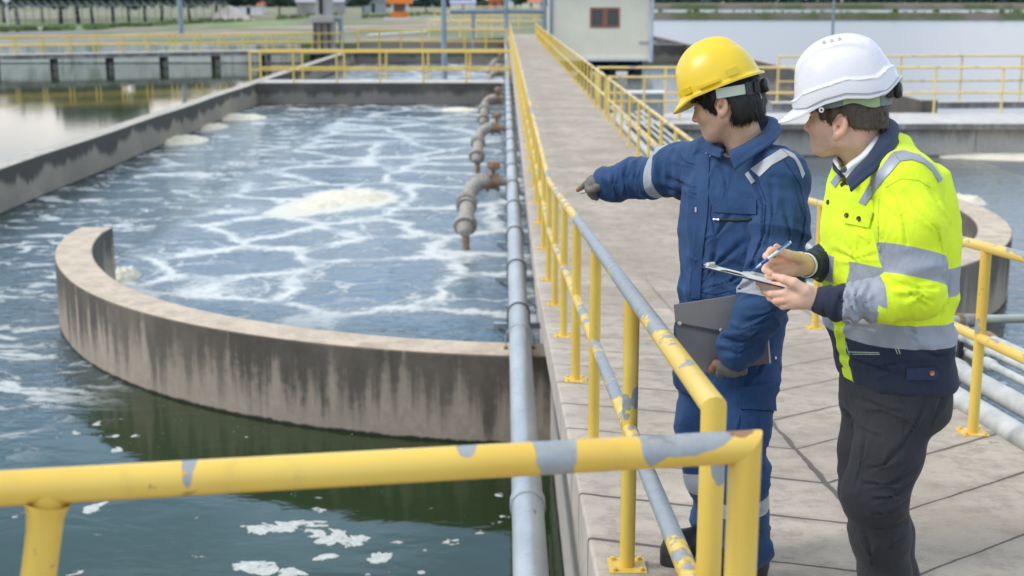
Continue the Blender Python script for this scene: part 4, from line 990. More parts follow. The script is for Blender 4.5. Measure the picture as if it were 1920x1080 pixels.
def noise3(P):
    i = np.floor(P).astype(int); f = P-i; f = f*f*(3-2*f); i &= 63; j = (i+1) & 63
    x0, y0, z0 = i.T; x1, y1, z1 = j.T; fx, fy, fz = f.T
    def L(a, b, t): return a+(b-a)*t
    return L(L(L(_H[x0,y0,z0], _H[x1,y0,z0], fx), L(_H[x0,y1,z0], _H[x1,y1,z0], fx), fy), L(L(_H[x0,y0,z1], _H[x1,y0,z1], fx), L(_H[x0,y1,z1], _H[x1,y1,z1], fx), fy), fz)
def ridged(P): return 1-np.abs(noise3(P))*2.0
def surface_nets(fn, lo, hi, h):
    lo = np.asarray(lo, float); n = np.ceil((np.asarray(hi)-lo)/h).astype(int)+1; n = (n+3)//4*4+1
    c = 4; cn = (n-1)//c+1
    g = np.stack(np.meshgrid(*[np.arange(k)*h*c for k in cn], indexing='ij'), -1).reshape(-1, 3)+lo
    cv = np.concatenate([fn(g[i:i+200000]) for i in range(0, len(g), 200000)]).reshape(cn)
    near = np.abs(cv) < h*c*2.2
    V = np.repeat(np.repeat(np.repeat(cv, c, 0), c, 1), c, 2)[:n[0], :n[1], :n[2]].copy()
    m = near.copy()
    for ax in range(3):
        for s in (-1, 1): m |= np.roll(near, s, ax)
    mm = np.repeat(np.repeat(np.repeat(m, c, 0), c, 1), c, 2)[:n[0], :n[1], :n[2]]
    idx = np.argwhere(mm)
    pv = idx*h+lo
    V[mm] = np.concatenate([fn(pv[i:i+200000]) for i in range(0, len(pv), 200000)])
    S = V < 0
    # active cells
    cs = np.zeros(np.array(V.shape)-1, int)
    for a in (0, 1):
        for b in (0, 1):
            for d in (0, 1): cs += S[a:S.shape[0]-1+a, b:S.shape[1]-1+b, d:S.shape[2]-1+d]
    act = (cs > 0) & (cs < 8); ids = -np.ones(act.shape, int); cells = np.argwhere(act); ids[act] = np.arange(len(cells))
    acc = np.zeros((len(cells), 3)); cnt = np.zeros(len(cells))
    cor = [(a, b, d) for a in (0, 1) for b in (0, 1) for d in (0, 1)]
    for p in cor:
        for ax in range(3):
            if p[ax]: continue
            q = list(p); q[ax] = 1; q = tuple(q)
            va = V[tuple((cells+p).T)]; vb = V[tuple((cells+q).T)]; x = (va < 0) != (vb < 0)
            t = np.where(x, va/np.where(x, va-vb, 1), 0)
            pt = np.array(p)+np.zeros((len(cells), 3)); pt[:, ax] += t
            acc += pt*x[:, None]; cnt += x
    verts = (cells+acc/cnt[:, None])*h+lo
    faces = []
    for ax in range(3):
        u, w = (ax+1) % 3, (ax+2) % 3
        A = S.take(range(S.shape[ax]-1), ax); B = S.take(range(1, S.shape[ax]), ax); e = np.argwhere(A != B)
        e = e[(e[:, u] > 0) & (e[:, w] > 0) & (e[:, u] < S.shape[u]-1) & (e[:, w] < S.shape[w]-1)]
        inside = A[tuple(e.T)]
        q = []
        for du, dw in ((1, 1), (0, 1), (0, 0), (1, 0)):
            c2 = e.copy(); c2[:, u] -= du; c2[:, w] -= dw; q.append(ids[tuple(c2.T)])
        f = np.stack(q, 1); f[~inside] = f[~inside][:, ::-1]; faces.append(f)
    F_ = np.concatenate(faces); F_ = F_[(F_ >= 0).all(1)]
    return verts, F_
def vnormals(V, Fc):
    n = np.zeros_like(V); a = V[Fc[:, 0]]; b = V[Fc[:, 1]]; c = V[Fc[:, 2]]; d = V[Fc[:, 3]]
    fn = np.cross(c-a, d-b)
    for k in range(4): np.add.at(n, Fc[:, k], fn)
    return n/np.maximum(np.linalg.norm(n, axis=1), 1e-12)[:, None]
def relax(V, Fc, it=1, k=.5):
    for _ in range(it):
        s = np.zeros_like(V); c = np.zeros(len(V))
        for i in range(4):
            for j in ((i+1) % 4, (i-1) % 4): np.add.at(s, Fc[:, i], V[Fc[:, j]]); np.add.at(c, Fc[:, i], 1)
        V = V+(s/np.maximum(c, 1)[:, None]-V)*k
    return V
def to_obj(name, parts, mat, parent=None, attrs=None, loc=None):
    """parts: list of (verts, quads); attrs: dict name -> array per vertex (concatenated)"""
    off = 0; vs = []; fs = []
    for v, f in parts: vs.append(v); fs.append(np.asarray(f)+off); off += len(v)
    V = np.concatenate(vs); Fq = np.concatenate(fs)
    me = bpy.data.meshes.new(name)
    me.vertices.add(len(V)); me.loops.add(Fq.size); me.polygons.add(len(Fq))
    me.vertices.foreach_set('co', V.astype(np.float32).ravel()); me.loops.foreach_set('vertex_index', Fq.astype(np.int32).ravel())
    me.polygons.foreach_set('loop_start', (np.arange(len(Fq))*4).astype(np.int32)); me.polygons.foreach_set('use_smooth', np.ones(len(Fq), bool))
    me.update(); me.validate()
    for k, a in (attrs or {}).items():
        at = me.attributes.new(k, 'FLOAT', 'POINT'); at.data.foreach_set('value', np.asarray(a, np.float32))
    for m in (mat if isinstance(mat, (list, tuple)) else [mat]): me.materials.append(m)
    o = bpy.data.objects.new(name, me); COL.objects.link(o)
    if loc is not None: me.transform(Matrix.Translation(-Vector(loc))); o.location = loc
    if parent is not None: o.parent = parent; o.location = o.location-parent_origin(parent)
    return o
def creases(v, q, n, lines, depth=.008, w=.0085):
    """presses fold valleys, with a raised roll on each side, along lines drawn over the garment"""
    b = BVHTree.FromPolygons([tuple(p) for p in v], [tuple(f) for f in q]); disp = np.zeros(len(v))
    for ln in lines:
        k = 1.0; pts = []
        if isinstance(ln[0], (int, float)): k, ln = ln[0], ln[1:]
        for a, c in zip(ln, ln[1:]):
            for i in range(7):
                t_ = i/6; d = Vector(ray(a[0]+(c[0]-a[0])*t_, a[1]+(c[1]-a[1])*t_)).normalized(); loc, nn, _, _ = b.ray_cast(Vector(EYE), d)
                if loc is not None: pts.append(np.array(loc))
        if len(pts) < 2: continue
        P = np.array(pts); lo, hi = P.min(0)-.05, P.max(0)+.05; m = np.where(((v > lo) & (v < hi)).all(1))[0]; x = v[m]
        D = np.full(len(m), 9.0); T = np.zeros(len(m))
        for i in range(len(P)-1):
            ab = P[i+1]-P[i]; L2 = ab@ab
            if L2 < 1e-9 or L2 > .01: continue
            t_ = np.clip(((x-P[i])@ab)/L2, 0, 1); d = np.linalg.norm(x-P[i]-t_[:, None]*ab, axis=1); u = d < D; D = np.where(u, d, D); T = np.where(u, (i+t_)/(len(P)-1), T)
        taper = np.sin(np.pi*np.clip(T*.86+.07, 0, 1))**.7; ww = w*(.75+.5*np.sin(T*5+len(P)))
        disp[m] += k*depth*taper*(-np.exp(-(D/(ww*.75))**2)+.55*np.exp(-((D-2.0*ww)/(ww*1.1))**2))
    return v+n*disp[:, None]
class Drape:
    """lays small details (tape, flaps, buttons) on a finished garment surface"""
    def __init__(s, o):
        me = o.data; M_ = Matrix.Translation(parent_origin(o))
        s.b = BVHTree.FromPolygons([M_ @ v.co for v in me.vertices], [tuple(p.vertices) for p in me.polygons])
    def hit(s, u, v, off=0.0):
        d = Vector(ray(u, v)).normalized(); loc, n, i, t = s.b.ray_cast(Vector(EYE), d)
        if loc is None: return None, None
        if n.dot(d) > 0: n = -n
        return loc+n*off, n
    def patch(s, quad, nu, nv, off, mb=None, thick=.004):
        """quad: 4 outline corners (pixels) TL TR BR BL, or two polylines (top, bottom)"""
        mb = mb or MB(); top, bot = quad
        def at(pl, t):
            k = t*(len(pl)-1); i = min(int(k), len(pl)-2); f = k-i
            return (pl[i][0]*(1-f)+pl[i+1][0]*f, pl[i][1]*(1-f)+pl[i+1][1]*f)
        g = []; last = None
        for j in range(nv+1):
            row = []
            for i in range(nu+1):
                a = at(top, i/nu); b = at(bot, i/nu); w = j/nv
                loc, n = s.hit(a[0]*(1-w)+b[0]*w, a[1]*(1-w)+b[1]*w)
                if loc is None: loc, n = last
                last = (loc, n); row.append((loc, n))
            g.append(row)
        for _ in range(2):   # even out the drape
            g2 = [[(p, n) for p, n in r] for r in g]
            for j in range(nv+1):
                for i in range(nu+1):
                    nb = [g[jj][ii] for jj, ii in ((j-1, i), (j+1, i), (j, i-1), (j, i+1)) if 0 <= jj <= nv and 0 <= ii <= nu]
                    an = sum((q[1] for q in nb), g[j][i][1]).normalized(); g2[j][i] = (g[j][i][0], an)
            g = g2
        W = nu+1
        outer = [p+n*off for r in g for p, n in r]; inner = [p+n*(off-thick) for r in g for p, n in r]
        N_ = len(outer); fs = []
        for j in range(nv):
            for i in range(nu):
                k = j*W+i; fs.append((k, k+W, k+W+1, k+1)); fs.append((N_+k, N_+k+1, N_+k+W+1, N_+k+W))
        rim = [i for i in range(W)]+[j*W+nu for j in range(1, nv+1)]+[nv*W+i for i in range(nu-1, -1, -1)]+[j*W for j in range(nv-1, 0, -1)]
        for a, b in zip(rim, rim[1:]+rim[:1]): fs.append((a, b, N_+b, N_+a))
        return mb.add(outer+inner, fs)
    def line(s, pts, r, off, mb=None, n=6, sub=4):
        mb = mb or MB(); P = []
        for a, b in zip(pts, pts[1:]):
            for k in range(sub):
                loc, nn = s.hit(a[0]+(b[0]-a[0])*k/sub, a[1]+(b[1]-a[1])*k/sub, off)
                if loc is not None: P.append(loc)
        loc, nn = s.hit(*pts[-1], off)
        if loc is not None: P.append(loc)
        return mb.tube(P, r, n)
    def button(s, u, v, r, mb=None, h=.004):
        mb = mb or MB(); loc, n = s.hit(u, v)
        return mb.lathe([(r, -.003), (r, h*.5), (r*.8, h), (r*.45, h*.8)], loc, n, 14)
# ------------------------------------------------------------------ figure materials
def skin_mat(name, base, stubble=None):
    t = NT(name); p = t.pos(); n = t.noise(p, 34, 6, .65); f = t.noise(p, 320, 4, .7)
    col = t.mix(t.ramp(n, .3, .7), tuple(c*.86 for c in base), (base[0]*1.06, base[1]*1.0, base[2]*.98)); col = t.mix(t.ramp(t.noise(p, 90, 4, .7), .62, .74, 0, .35), col, (base[0]*.72, base[1]*.55, base[2]*.48))
    red = t.attr('red'); col = t.mix(t.math('MULTIPLY', red, .55), col, (base[0]*1.02, base[1]*.66, base[2]*.60))
    st = t.attr('stub'); col = t.mix(t.math('MULTIPLY', t.math('MULTIPLY', st, t.ramp(f, .35, .6)), .5), col, (.20, .15, .11))
    dk = t.attr('brow'); col = t.mix(dk, col, (.022, .017, .014))
    b = t.pbr(col, t.ramp(f, .3, .7, .40, .58), 0, t.bump(f, .35, .0012)); n_ = t.m.node_tree.nodes['Principled BSDF']
    n_.inputs['Subsurface Weight'].default_value = .18; n_.inputs['Subsurface Radius'].default_value = (.9, .35, .2); n_.inputs['Subsurface Scale'].default_value = .006
    return b
def cloth(name, regions, rough=.85, weave=420, var=.12, sheen=.06, bumpy=.10, crease=1.2):
    """regions: [(attribute or None, colour, roughness, metallic)] painted in order where the attribute is above 0"""
    t = NT(name); p = t.pos(); col = None; ro = rough; me = 0.0
    for (a, c, r_, m_) in regions:
        if a is None: col = t.mix(0.0, c, c); continue
        k = t.ramp(t.attr(a), -.0006, .0006)
        col = t.mix(k, col, c); ro = t.math('ADD', t.math('MULTIPLY', ro, t.math('SUBTRACT', 1.0, k)), t.math('MULTIPLY', k, r_)) 
        me = t.math('ADD', t.math('MULTIPLY', me, t.math('SUBTRACT', 1.0, k)), t.math('MULTIPLY', k, m_))
    n = t.noise(p, 11, 5, .6); k = t.ramp(n, .25, .75, 1-var, 1+var, False); col = t.mix(1.0, col, t.comb(k, k, k), 'MULTIPLY')
    w = t.noise(p, weave, 2, .5); cr = t.noise(t.vscale(p, (1, 1, .55)), 38, 4, .6, 0, 1.0)
    nm = t.bump(t.math('ADD', t.math('ADD', t.math('MULTIPLY', w, .18), t.math('MULTIPLY', cr, .8)), t.math('MULTIPLY', t.n('TexNoise', {'noise_type': 'RIDGED_MULTIFRACTAL'}, Vector=t.vscale(p, (1, 1, .55)), Scale=7.0, Detail=3.0, Roughness=.5, Distortion=.8).outputs[0], crease)), bumpy*4.6, .012)
    b = t.pbr(col, ro, me, nm); t.m.node_tree.nodes['Principled BSDF'].inputs['Sheen Weight'].default_value = sheen
    return b
M['blue_cloth'] = cloth('blue_workwear', [(None, (.0135, .053, .148), .85, 0), ('band', (.38, .40, .44), .55, .0)])
M['hivis'] = cloth('hi_vis_workwear', [(None, (.70, .90, .025), .8, 0), ('navy', (.014, .022, .048), .85, 0), ('band', (.30, .33, .39), .58, .0), ('placket', (.70, .90, .025), .8, 0)], var=.06, crease=.7)
M['navy'] = cloth('navy_cloth', [(None, (.018, .032, .075), .85, 0)])
M['blue_plain'] = cloth('blue_cloth', [(None, (.0135, .053, .148), .85, 0)])
M['trouser'] = cloth('charcoal_trousers', [(None, (.019, .020, .025), .8, 0)], var=.10, bumpy=.08, crease=.5)
M['shirt'] = cloth('white_shirt', [(None, (.75, .76, .80), .8, 0)], var=.03, crease=.4)
M['tape'] = simple('reflective_tape', (.36, .375, .415), .5, .0, .10, 30)
M['tape_dark'] = simple('grey_reflective_tape', (.30, .33, .39), .42, .15, .05, 30)
M['lime'] = cloth('lime_cloth', [(None, (.70, .90, .025), .8, 0)], var=.05)
M['snap'] = simple('dark_snap', (.10, .085, .07), .4, .7, .1, 50)
M['brass'] = simple('brass_snap', (.45, .25, .13), .35, .8, .1, 50)
M['steel'] = simple('steel_snap', (.5, .5, .5), .3, .8, .1, 50)
M['glove'] = simple('grey_glove', (.15, .14, .125), .85, 0, .2, 60, .2)
M['glove_tip'] = simple('brown_glove_palm', (.34, .18, .085), .8, 0, .2, 60, .2)
M['boot'] = simple('black_boot', (.03, .03, .033), .45, 0, .2, 20, .1)
M['black'] = simple('black_plastic', (.018, .02, .022), .35, 0, .1, 30)
def plastic(name, c, rough=.28):
    t = NT(name); p = t.pos(); n = t.noise(p, 9, 4); f = t.noise(p, 120, 3)
    col = t.mix(t.ramp(n, .3, .7), tuple(k*.95 for k in c), c)
    m = t.pbr(col, t.ramp(f, .3, .7, rough*.85, rough*1.25), 0, t.bump(f, .02, .0004)); t.m.node_tree.nodes['Principled BSDF'].inputs['Coat Weight'].default_value = .12
    return m
M['helmet_y'] = plastic('yellow_helmet', (.78, .555, .018), .33); M['helmet_w'] = plastic('white_helmet', (.70, .70, .73), .30)
M['strap_green'] = simple('pale_green_strap', (.36, .50, .26), .5); M['strap_pale'] = simple('pale_strap', (.52, .56, .48), .5); M['strap_grey'] = simple('grey_strap', (.20, .24, .25), .5)
def hair_mat(name, c):
    t = NT(name); p = t.pos(); n = t.noise(t.vscale(p, (1, 1, .3)), 90, 4); col = t.mix(n, tuple(k*.6 for k in c), tuple(k*1.7 for k in c))
    return t.pbr(col, .45, 0, t.bump(n, .5, .002))
M['hair_black'] = hair_mat('black_hair', (.010, .009, .010)); M['hair_brown'] = hair_mat('dark_brown_hair', (.070, .050, .034))
# ------------------------------------------------------------------ heads, hair, helmets
class Frame:
    def __init__(s, o, yaw, pitch, roll=0.0, k=1.0):
        s.k = k
        """yaw: turn away from the camera (radians) from facing -X; pitch: nose down"""
        s.o = np.asarray(o, float)
        s.fw = np.array([-math.cos(yaw)*math.cos(pitch), math.sin(yaw)*math.cos(pitch), -math.sin(pitch)])
        lf = np.array([-math.sin(yaw), -math.cos(yaw), 0.0])            # person's left
        up = np.cross(s.fw, lf); 
        s.lf = lf*math.cos(roll)+up*math.sin(roll); s.up = up*math.cos(roll)-lf*math.sin(roll)
        s.R = np.stack([s.fw, s.lf, s.up])
    def w(s, f, l, u): return s.o+(s.fw*f+s.lf*l+s.up*u)*s.k
    def loc(s, P): return (P-s.o)@s.R.T/s.k
def head_sdf(fr, P, ch, neck0, neck1, neck_r):
    """local axes: forward, left, up, with the ear hole level at 0. ch: chin depth below it"""
    Q = fr.loc(P); A = Q.copy(); A[:, 1] = np.abs(A[:, 1])
    d = ell(Q, (.004, 0, .055), (.101, .077, .088))
    d = smin(d, ell(Q, (.052, 0, .005), (.052, .060, .075)), .03)                 # face
    d = smin(d, ell(Q, (.058, 0, ch*.60), (.040, .044, .044)), .03)               # mouth
    d = smin(d, ell(Q, (.066, 0, ch*.93), (.021, .022, .019)), .028)              # chin
    e, _ = seg(A, (.060, .018, ch*.92), (.000, .056, -.036), .016, .017); d = smin(d, e, .03)      # jaw
    d = smin(d, ell(A, (.060, .040, -.012), (.030, .026, .026)), .02)             # cheek
    d = smin(d, ell(A, (.094, .026, .032), (.014, .028, .010)), .014)             # brow ridge
    d = smax(d, -ell(A, (.108, .031, .014), (.018, .019, .011)), .012)            # eye socket
    d = smin(d, ell(A, (.089, .031, .012), (.0125, .0135, .0115)), .004)          # eyeball and lids
    e, _ = seg(Q, (.100, 0, .016), (.118, 0, -.022), .0075, .0105); d = smin(d, e, .012)           # nose
    d = smin(d, ell(A, (.104, .010, -.026), (.012, .008, .008)), .007)
    e, _ = seg(A, (.099, 0, ch*.58), (.092, .018, ch*.61), .0065, .004); d = smin(d, e, .006)      # lips
    e, _ = seg(A, (.096, 0, ch*.74), (.090, .015, ch*.70), .0070, .004); d = smin(d, e, .006)
    # ear: bowl with a rolled rim, leaning back
    E_ = A-np.array([-.010, .076, .004]); c, s_ = math.cos(.22), math.sin(.22)
    ex = E_[:, 0]*c+E_[:, 2]*s_; ez = -E_[:, 0]*s_+E_[:, 2]*c; ey = E_[:, 1]-.003-.02*np.maximum(-ex, -.01)
    G_ = np.stack([ex, ey, ez], 1)
    taper = np.where(ez < 0, 1+.0*ez, 1.0)
    ear = ell(G_, (-.004, .0085, -.001), (.0185, .0095, .031))
    bowl = ell(G_, (.0005, .0205, .004), (.0130, .0150, .0220)); ear = smax(ear, -bowl, .0025); can = np.linalg.norm(G_-np.array([.005, .003, -.003]), axis=1)-.0052; ear = smax(ear, -can, .002)
    tr, _ = seg(G_, (.012, .011, -.004), (.009, .013, -.012), .005, .004); ear = smin(ear, tr, .005)
    anti, _ = seg(G_, (-.007, .010, .014), (-.006, .010, -.010), .0035, .003); ear = smin(ear, anti, .004)
    lob = ell(G_, (.002, .003, -.030), (.010, .006, .010)); ear = smin(ear, lob, .008)
    d = smin(d, ear, .006)*fr.k
    n, _ = seg(P, neck0, neck1, neck_r[0], neck_r[1]); d = smin(d, n, .03)
    return d
def head_attrs(fr, V, ch, stub=1.0):
    Q = fr.loc(V); a = np.abs(Q[:, 1])
    def blob(c, r): return np.clip(1.4-np.linalg.norm((np.stack([Q[:, 0], a, Q[:, 2]], 1)-np.array(c))/np.array(r), axis=1)*1.1, 0, 1)
    red = np.maximum(np.maximum(blob((.118, 0, -.022), (.016, .016, .016)), blob((.075, .045, -.015), (.03, .03, .025))*.55), np.maximum(blob((-.014, .088, .004), (.026, .02, .036))*.75, blob((.099, 0, ch*.64), (.012, .022, .010))))
    st = np.maximum(blob((.078, .0, ch*.88), (.05, .06, .034)), blob((.03, .055, ch*.72), (.05, .03, .03))*.8)*stub
    br = np.clip((.0055-np.abs(Q[:, 2]-.036-.10*(a-.03)*(a < .03)+.18*np.maximum(a-.034, 0)))/.002, 0, 1)*(a > .012)*(a < .056)*(Q[:, 0] > .05)
    lash = np.clip((.0022-np.abs(Q[:, 2]-.0155+ (a-.031)**2*18))/.001, 0, 1)*(np.abs(a-.031) < .0145)*(Q[:, 0] > .07)
    inner = np.clip(1.5-np.linalg.norm((np.stack([Q[:, 0], a, Q[:, 2]], 1)-np.array([-.006, .0785, .000]))/np.array([.007, .010, .010]), axis=1)*1.2, 0, 1)*.0
    return dict(red=red, stub=st, brow=np.clip(br+lash+inner, 0, 1))
def hair_obj(fr, name, mat, parent, mask, thick, strands, seed, h=.0035, flow=(-.35, 0, -1), slen=(.012, .034)):
    """shell of hair over the skull where mask(local) is above 0, with loose strand ribbons over it"""
    def fn(P):
        Q = fr.loc(P); A = Q.copy(); A[:, 1] = np.abs(A[:, 1])
        sk = ell(Q, (.004, 0, .055), (.101, .077, .088)); sk = smin(sk, ell(Q, (-.045, 0, -.01), (.055, .064, .060)), .04)
        m = mask(Q); w = noise3(np.stack([Q[:, 0]*60, Q[:, 1]*60, Q[:, 2]*16], 1))*.0035+noise3(Q*45)*.002
        d = np.maximum(sk-thick-w, -(m+noise3(Q*np.array([130, 130, 40]))*.006)); return np.maximum(d, -(sk+.012))*fr.k
    lo = fr.o-.17; hi = fr.o+.19
    v, f = surface_nets(fn, lo, hi, h); v = relax(v, f, 1, .4)
    rg = np.random.default_rng(seed); n = vnormals(v, f); pick = rg.choice(len(v), strands); sv = []; sf = []
    FL = fr.fw*flow[0]+fr.lf*flow[1]+fr.up*flow[2]
    keep = 0
    for i in pick:
        if (v[i]-fr.o)@n[i] < 0: continue
        qe = fr.loc(v[i][None])[0]
        if abs(qe[1]) > .05 and math.hypot((qe[0]+.004)/.034, (qe[2]-.008)/.050) < 1: continue
        d = FL+rg.normal(size=3)*.28; d -= n[i]*(d@n[i])*.93; d = nrmz(d); L = rg.uniform(*slen); w = np.cross(d, n[i])*rg.uniform(.0006, .0013)
        p0 = v[i]+n[i]*.0003; p1 = p0+d*L*.5+n[i]*.0022; p2 = p0+d*L+n[i]*rg.uniform(-.002, .002)
        b = len(sv); sv += [p0-w, p0+w, p1+w, p1-w, p2+w*.2, p2-w*.2]; sf += [(b, b+1, b+2, b+3), (b+3, b+2, b+4, b+5)]
    return to_obj(name, [(v, f), (np.array(sv), np.array(sf))], mat, parent)
def helmet(fr, mat, parent, style):
    """shell over a rim plane: fr.o is the rim centre; a long, b wide, c tall. Cap, gutter, peak and crown ridges are one moulding"""
    a, b, c = style['abc']; nT, nP = 144, 72; vs = []; fs = []
    def rim_drop(th):                                         # the lower edge dips at ears / front
        return style['rim'](th)
    def crown(th, ph):
        x, y = math.cos(th), math.sin(th); k = math.cos(ph)**.92; z = math.sin(ph)
        e = 2.25; r = (abs(x)**e+abs(y)**e)**(-1/e)
        P = np.array([a*x*r*k, b*y*r*k, c*z**1.0])
        bump = 0.0; lat = abs(P[1])
        for (c0, w, h, f0, f1) in style['ridges']:
            fx = P[0]/a; wf = np.clip((fx-f0)/.22, 0, 1)*np.clip((f1-fx)/.22, 0, 1)
            q = (lat-c0*(1-.25*abs(fx)))/w; bump += h*wf/(1+max(0, abs(q))**6)*np.clip((z-.30)/.25, 0, 1)
        n = nrmz([P[0]/a**2, P[1]/b**2, P[2]/c**2]); return P+n*bump
    rows = []
    lip = style['lip']
    def ring(fn_): 
        k = len(vs)
        for i in range(nT):
            vs.append(fr.w(*fn_(2*math.pi*i/nT)))
        rows.append(k)
    def peak(th):                                             # how far the edge sticks out: long at the front
        q = math.cos(th); w = np.clip((q-.40)/.52, 0, 1); w = w*w*(3-2*w); r = np.clip((-q-.55)/.45, 0, 1); r = r*r*(3-2*r)
        return lip+style['peak']*w+style['rear']*r, w, r
    # underside and edge, from inside outwards, then up over the crown
    def base(th, out, dz):
        P = crown(th, 0.0); d = nrmz([P[0]/a**2, P[1]/b**2, 0.0]); o, w, r = peak(th)
        # peak leaves forward, not radially
        d = nrmz(d*(1-.6*w)+np.array([1.0, 0, 0])*.6*w)
        q = P+d*o*out; q[2] = rim_drop(th)-style['slope']*w*out-style.get('rslope', .004)*r*out+dz; return q
    ring(lambda th: base(th, -.18, -.001)*np.array([.97, .97, 1]))
    ring(lambda th: base(th, .0, -.0035)); ring(lambda th: base(th, .55, -.0035)); ring(lambda th: base(th, .96, -.004)); ring(lambda th: base(th, 1.0, -.0005)); ring(lambda th: base(th, .97, .003)); ring(lambda th: base(th, .55, .0035)); ring(lambda th: base(th, .16, .006)); ring(lambda th: base(th, .0, .012))
    for j in range(1, nP):
        ph = (math.pi/2)*(j/nP)**1.45
        def cr(th, ph=ph):
            P = crown(th, ph); f = rim_drop(th)*max(0, 1-ph/.65); P[2] += f+.010*max(0, 1-ph/.25)
            if style.get('step'):
                s0 = style['step'](th)
                k = 1/(1+math.exp(max(-40, min(40, -(s0-P[2])/.0011)))); n = nrmz([P[0]/a**2, P[1]/b**2, .0]); P = P+n*(k*.0075+.0035*math.exp(-((P[2]-s0+.002)/.0022)**2))
            return P
        ring(cr)
    top = len(vs); vs.append(fr.w(*crown(0, math.pi/2)))
    for r0, r1 in zip(rows, rows[1:]):
        for i in range(nT): j = (i+1) % nT; fs.append((r0+i, r0+j, r1+j, r1+i))
    r0 = rows[-1]
    for i in range(nT): fs.append((r0+i, r0+(i+1) % nT, top))
    mb = MB().add(vs, fs); o = mb.build('helmet', mat, parent, smooth=55)
    return o
def band_strip(fr, mat, name, parent, a, b, th0, th1, z0, z1, thick=.004, n=30, wav=None):
    mb = MB(); vs = []; fs = []
    for i in range(n+1):
        th = th0+(th1-th0)*i/n; w = (wav(th) if wav else 0)
        for (k, z) in ((1, z0), (1, z1), (1-thick/a, z1), (1-thick/a, z0)):
            vs.append(fr.w(a*k*math.cos(th), b*k*math.sin(th), z+w))
    for i in range(n):
        for j in range(4): fs.append((i*4+j, i*4+(j+1) % 4, (i+1)*4+(j+1) % 4, (i+1)*4+j))
    fs += [(0, 1, 2, 3), (n*4+3, n*4+2, n*4+1, n*4)]
    return fix_normals(mb.add(vs, fs).build(name, mat, parent, smooth=40))
def ratchet(fr, parent, a, z):
    mb = MB(); q = fr.w(-a-.012, 0, z)
    def bx(c, s): 
        vs = [fr.w(c[0]+dx*s[0], c[1]+dy*s[1], c[2]+dz*s[2]) for dz in (-1, 1) for dy in (-1, 1) for dx in (-1, 1)]
        return [vs[i] for i in (0, 1, 3, 2, 4, 5, 7, 6)], [(3,2,1,0),(4,5,6,7),(0,1,5,4),(1,2,6,5),(2,3,7,6),(3,0,4,7)]
    mb.add(*bx((-a-.004, 0, z), (.008, .045, .017)))
    mb.lathe([(.020, 0), (.022, .004), (.022, .016), (.016, .021)], fr.w(-a-.010, 0, z), tuple(-fr.fw), 20)
    return mb.build('ratchet', M['black'], parent, smooth=35, bevel=.002)
def collar(stations, mat, name, parent, thick=.006, sub=6):
    """stations: (top point, bottom point) round the neck; a turned-down collar leaf with thickness"""
    T = np.array([s[0] for s in stations]); B = np.array([s[1] for s in stations]); n = len(T)
    def cr(P, t):
        k = min(int(t), n-2); f = t-k; p0, p1, p2, p3 = P[max(k-1, 0)], P[k], P[k+1], P[min(k+2, n-1)]
        return .5*((2*p1)+(-p0+p2)*f+(2*p0-5*p1+4*p2-p3)*f*f+(-p0+3*p1-3*p2+p3)*f**3)
    N_ = (n-1)*sub; m = 7; g = np.zeros((N_+1, m, 3))
    cen = T.mean(0)
    for i in range(N_+1):
        a = cr(T, i/sub); b = cr(B, i/sub); o = (a+b)/2-cen; o[2] = 0; o = nrmz(o)
        for j in range(m):
            w = j/(m-1); g[i, j] = a+(b-a)*w+o*.012*math.sin(math.pi*min(1, w*1.4))+np.array([0, 0, .004])*math.sin(math.pi*w)
    V = g.reshape(-1, 3); fs = np.array([(i*m+j, i*m+j+1, (i+1)*m+j+1, (i+1)*m+j) for i in range(N_) for j in range(m-1)])
    o = to_obj(name, [(V, fs)], mat, parent)
    s = o.modifiers.new('solid', 'SOLIDIFY'); s.thickness = thick; s.offset = 0
    fix_normals(o); return o
# ------------------------------------------------------------------ shared figure helpers
def bbox(ptslist, pad): A = np.array(ptslist); return A.min(0)-pad, A.max(0)+pad
def fold_field(V, axis, amp, f_ax=20, f_per=5.5, seed=0.0):
    e = nrmz(axis); s = V@e; w = noise3(V*6+seed)*.035
    Q = V*f_per+np.outer((s+w)*(f_ax-f_per), e)+seed*7.3
    return amp*(np.clip(ridged(Q), -.4, 1)**1*.62+np.clip(ridged(Q*2.03+3.1), -.4, 1)*.3-.28)
def finger(P, pts, r, k=.004):
    d, _ = chain(P, pts, r, k); return d
def inner_body(torso, chains):
    def fn(P):
        d, _, _ = loft(P, torso)
        for pts, r in chains:
            e, _ = chain(P, pts, r, .03); d = smin(d, e, .03)
        return d
    allp = [c[0] for c in torso]+[p for pts, _ in chains for p in pts]
    lo, hi = bbox(allp, .22); v, f = surface_nets(fn, lo, hi, .014); return v, f
def rad(px, d): return px*d/F
D2R = math.pi/180
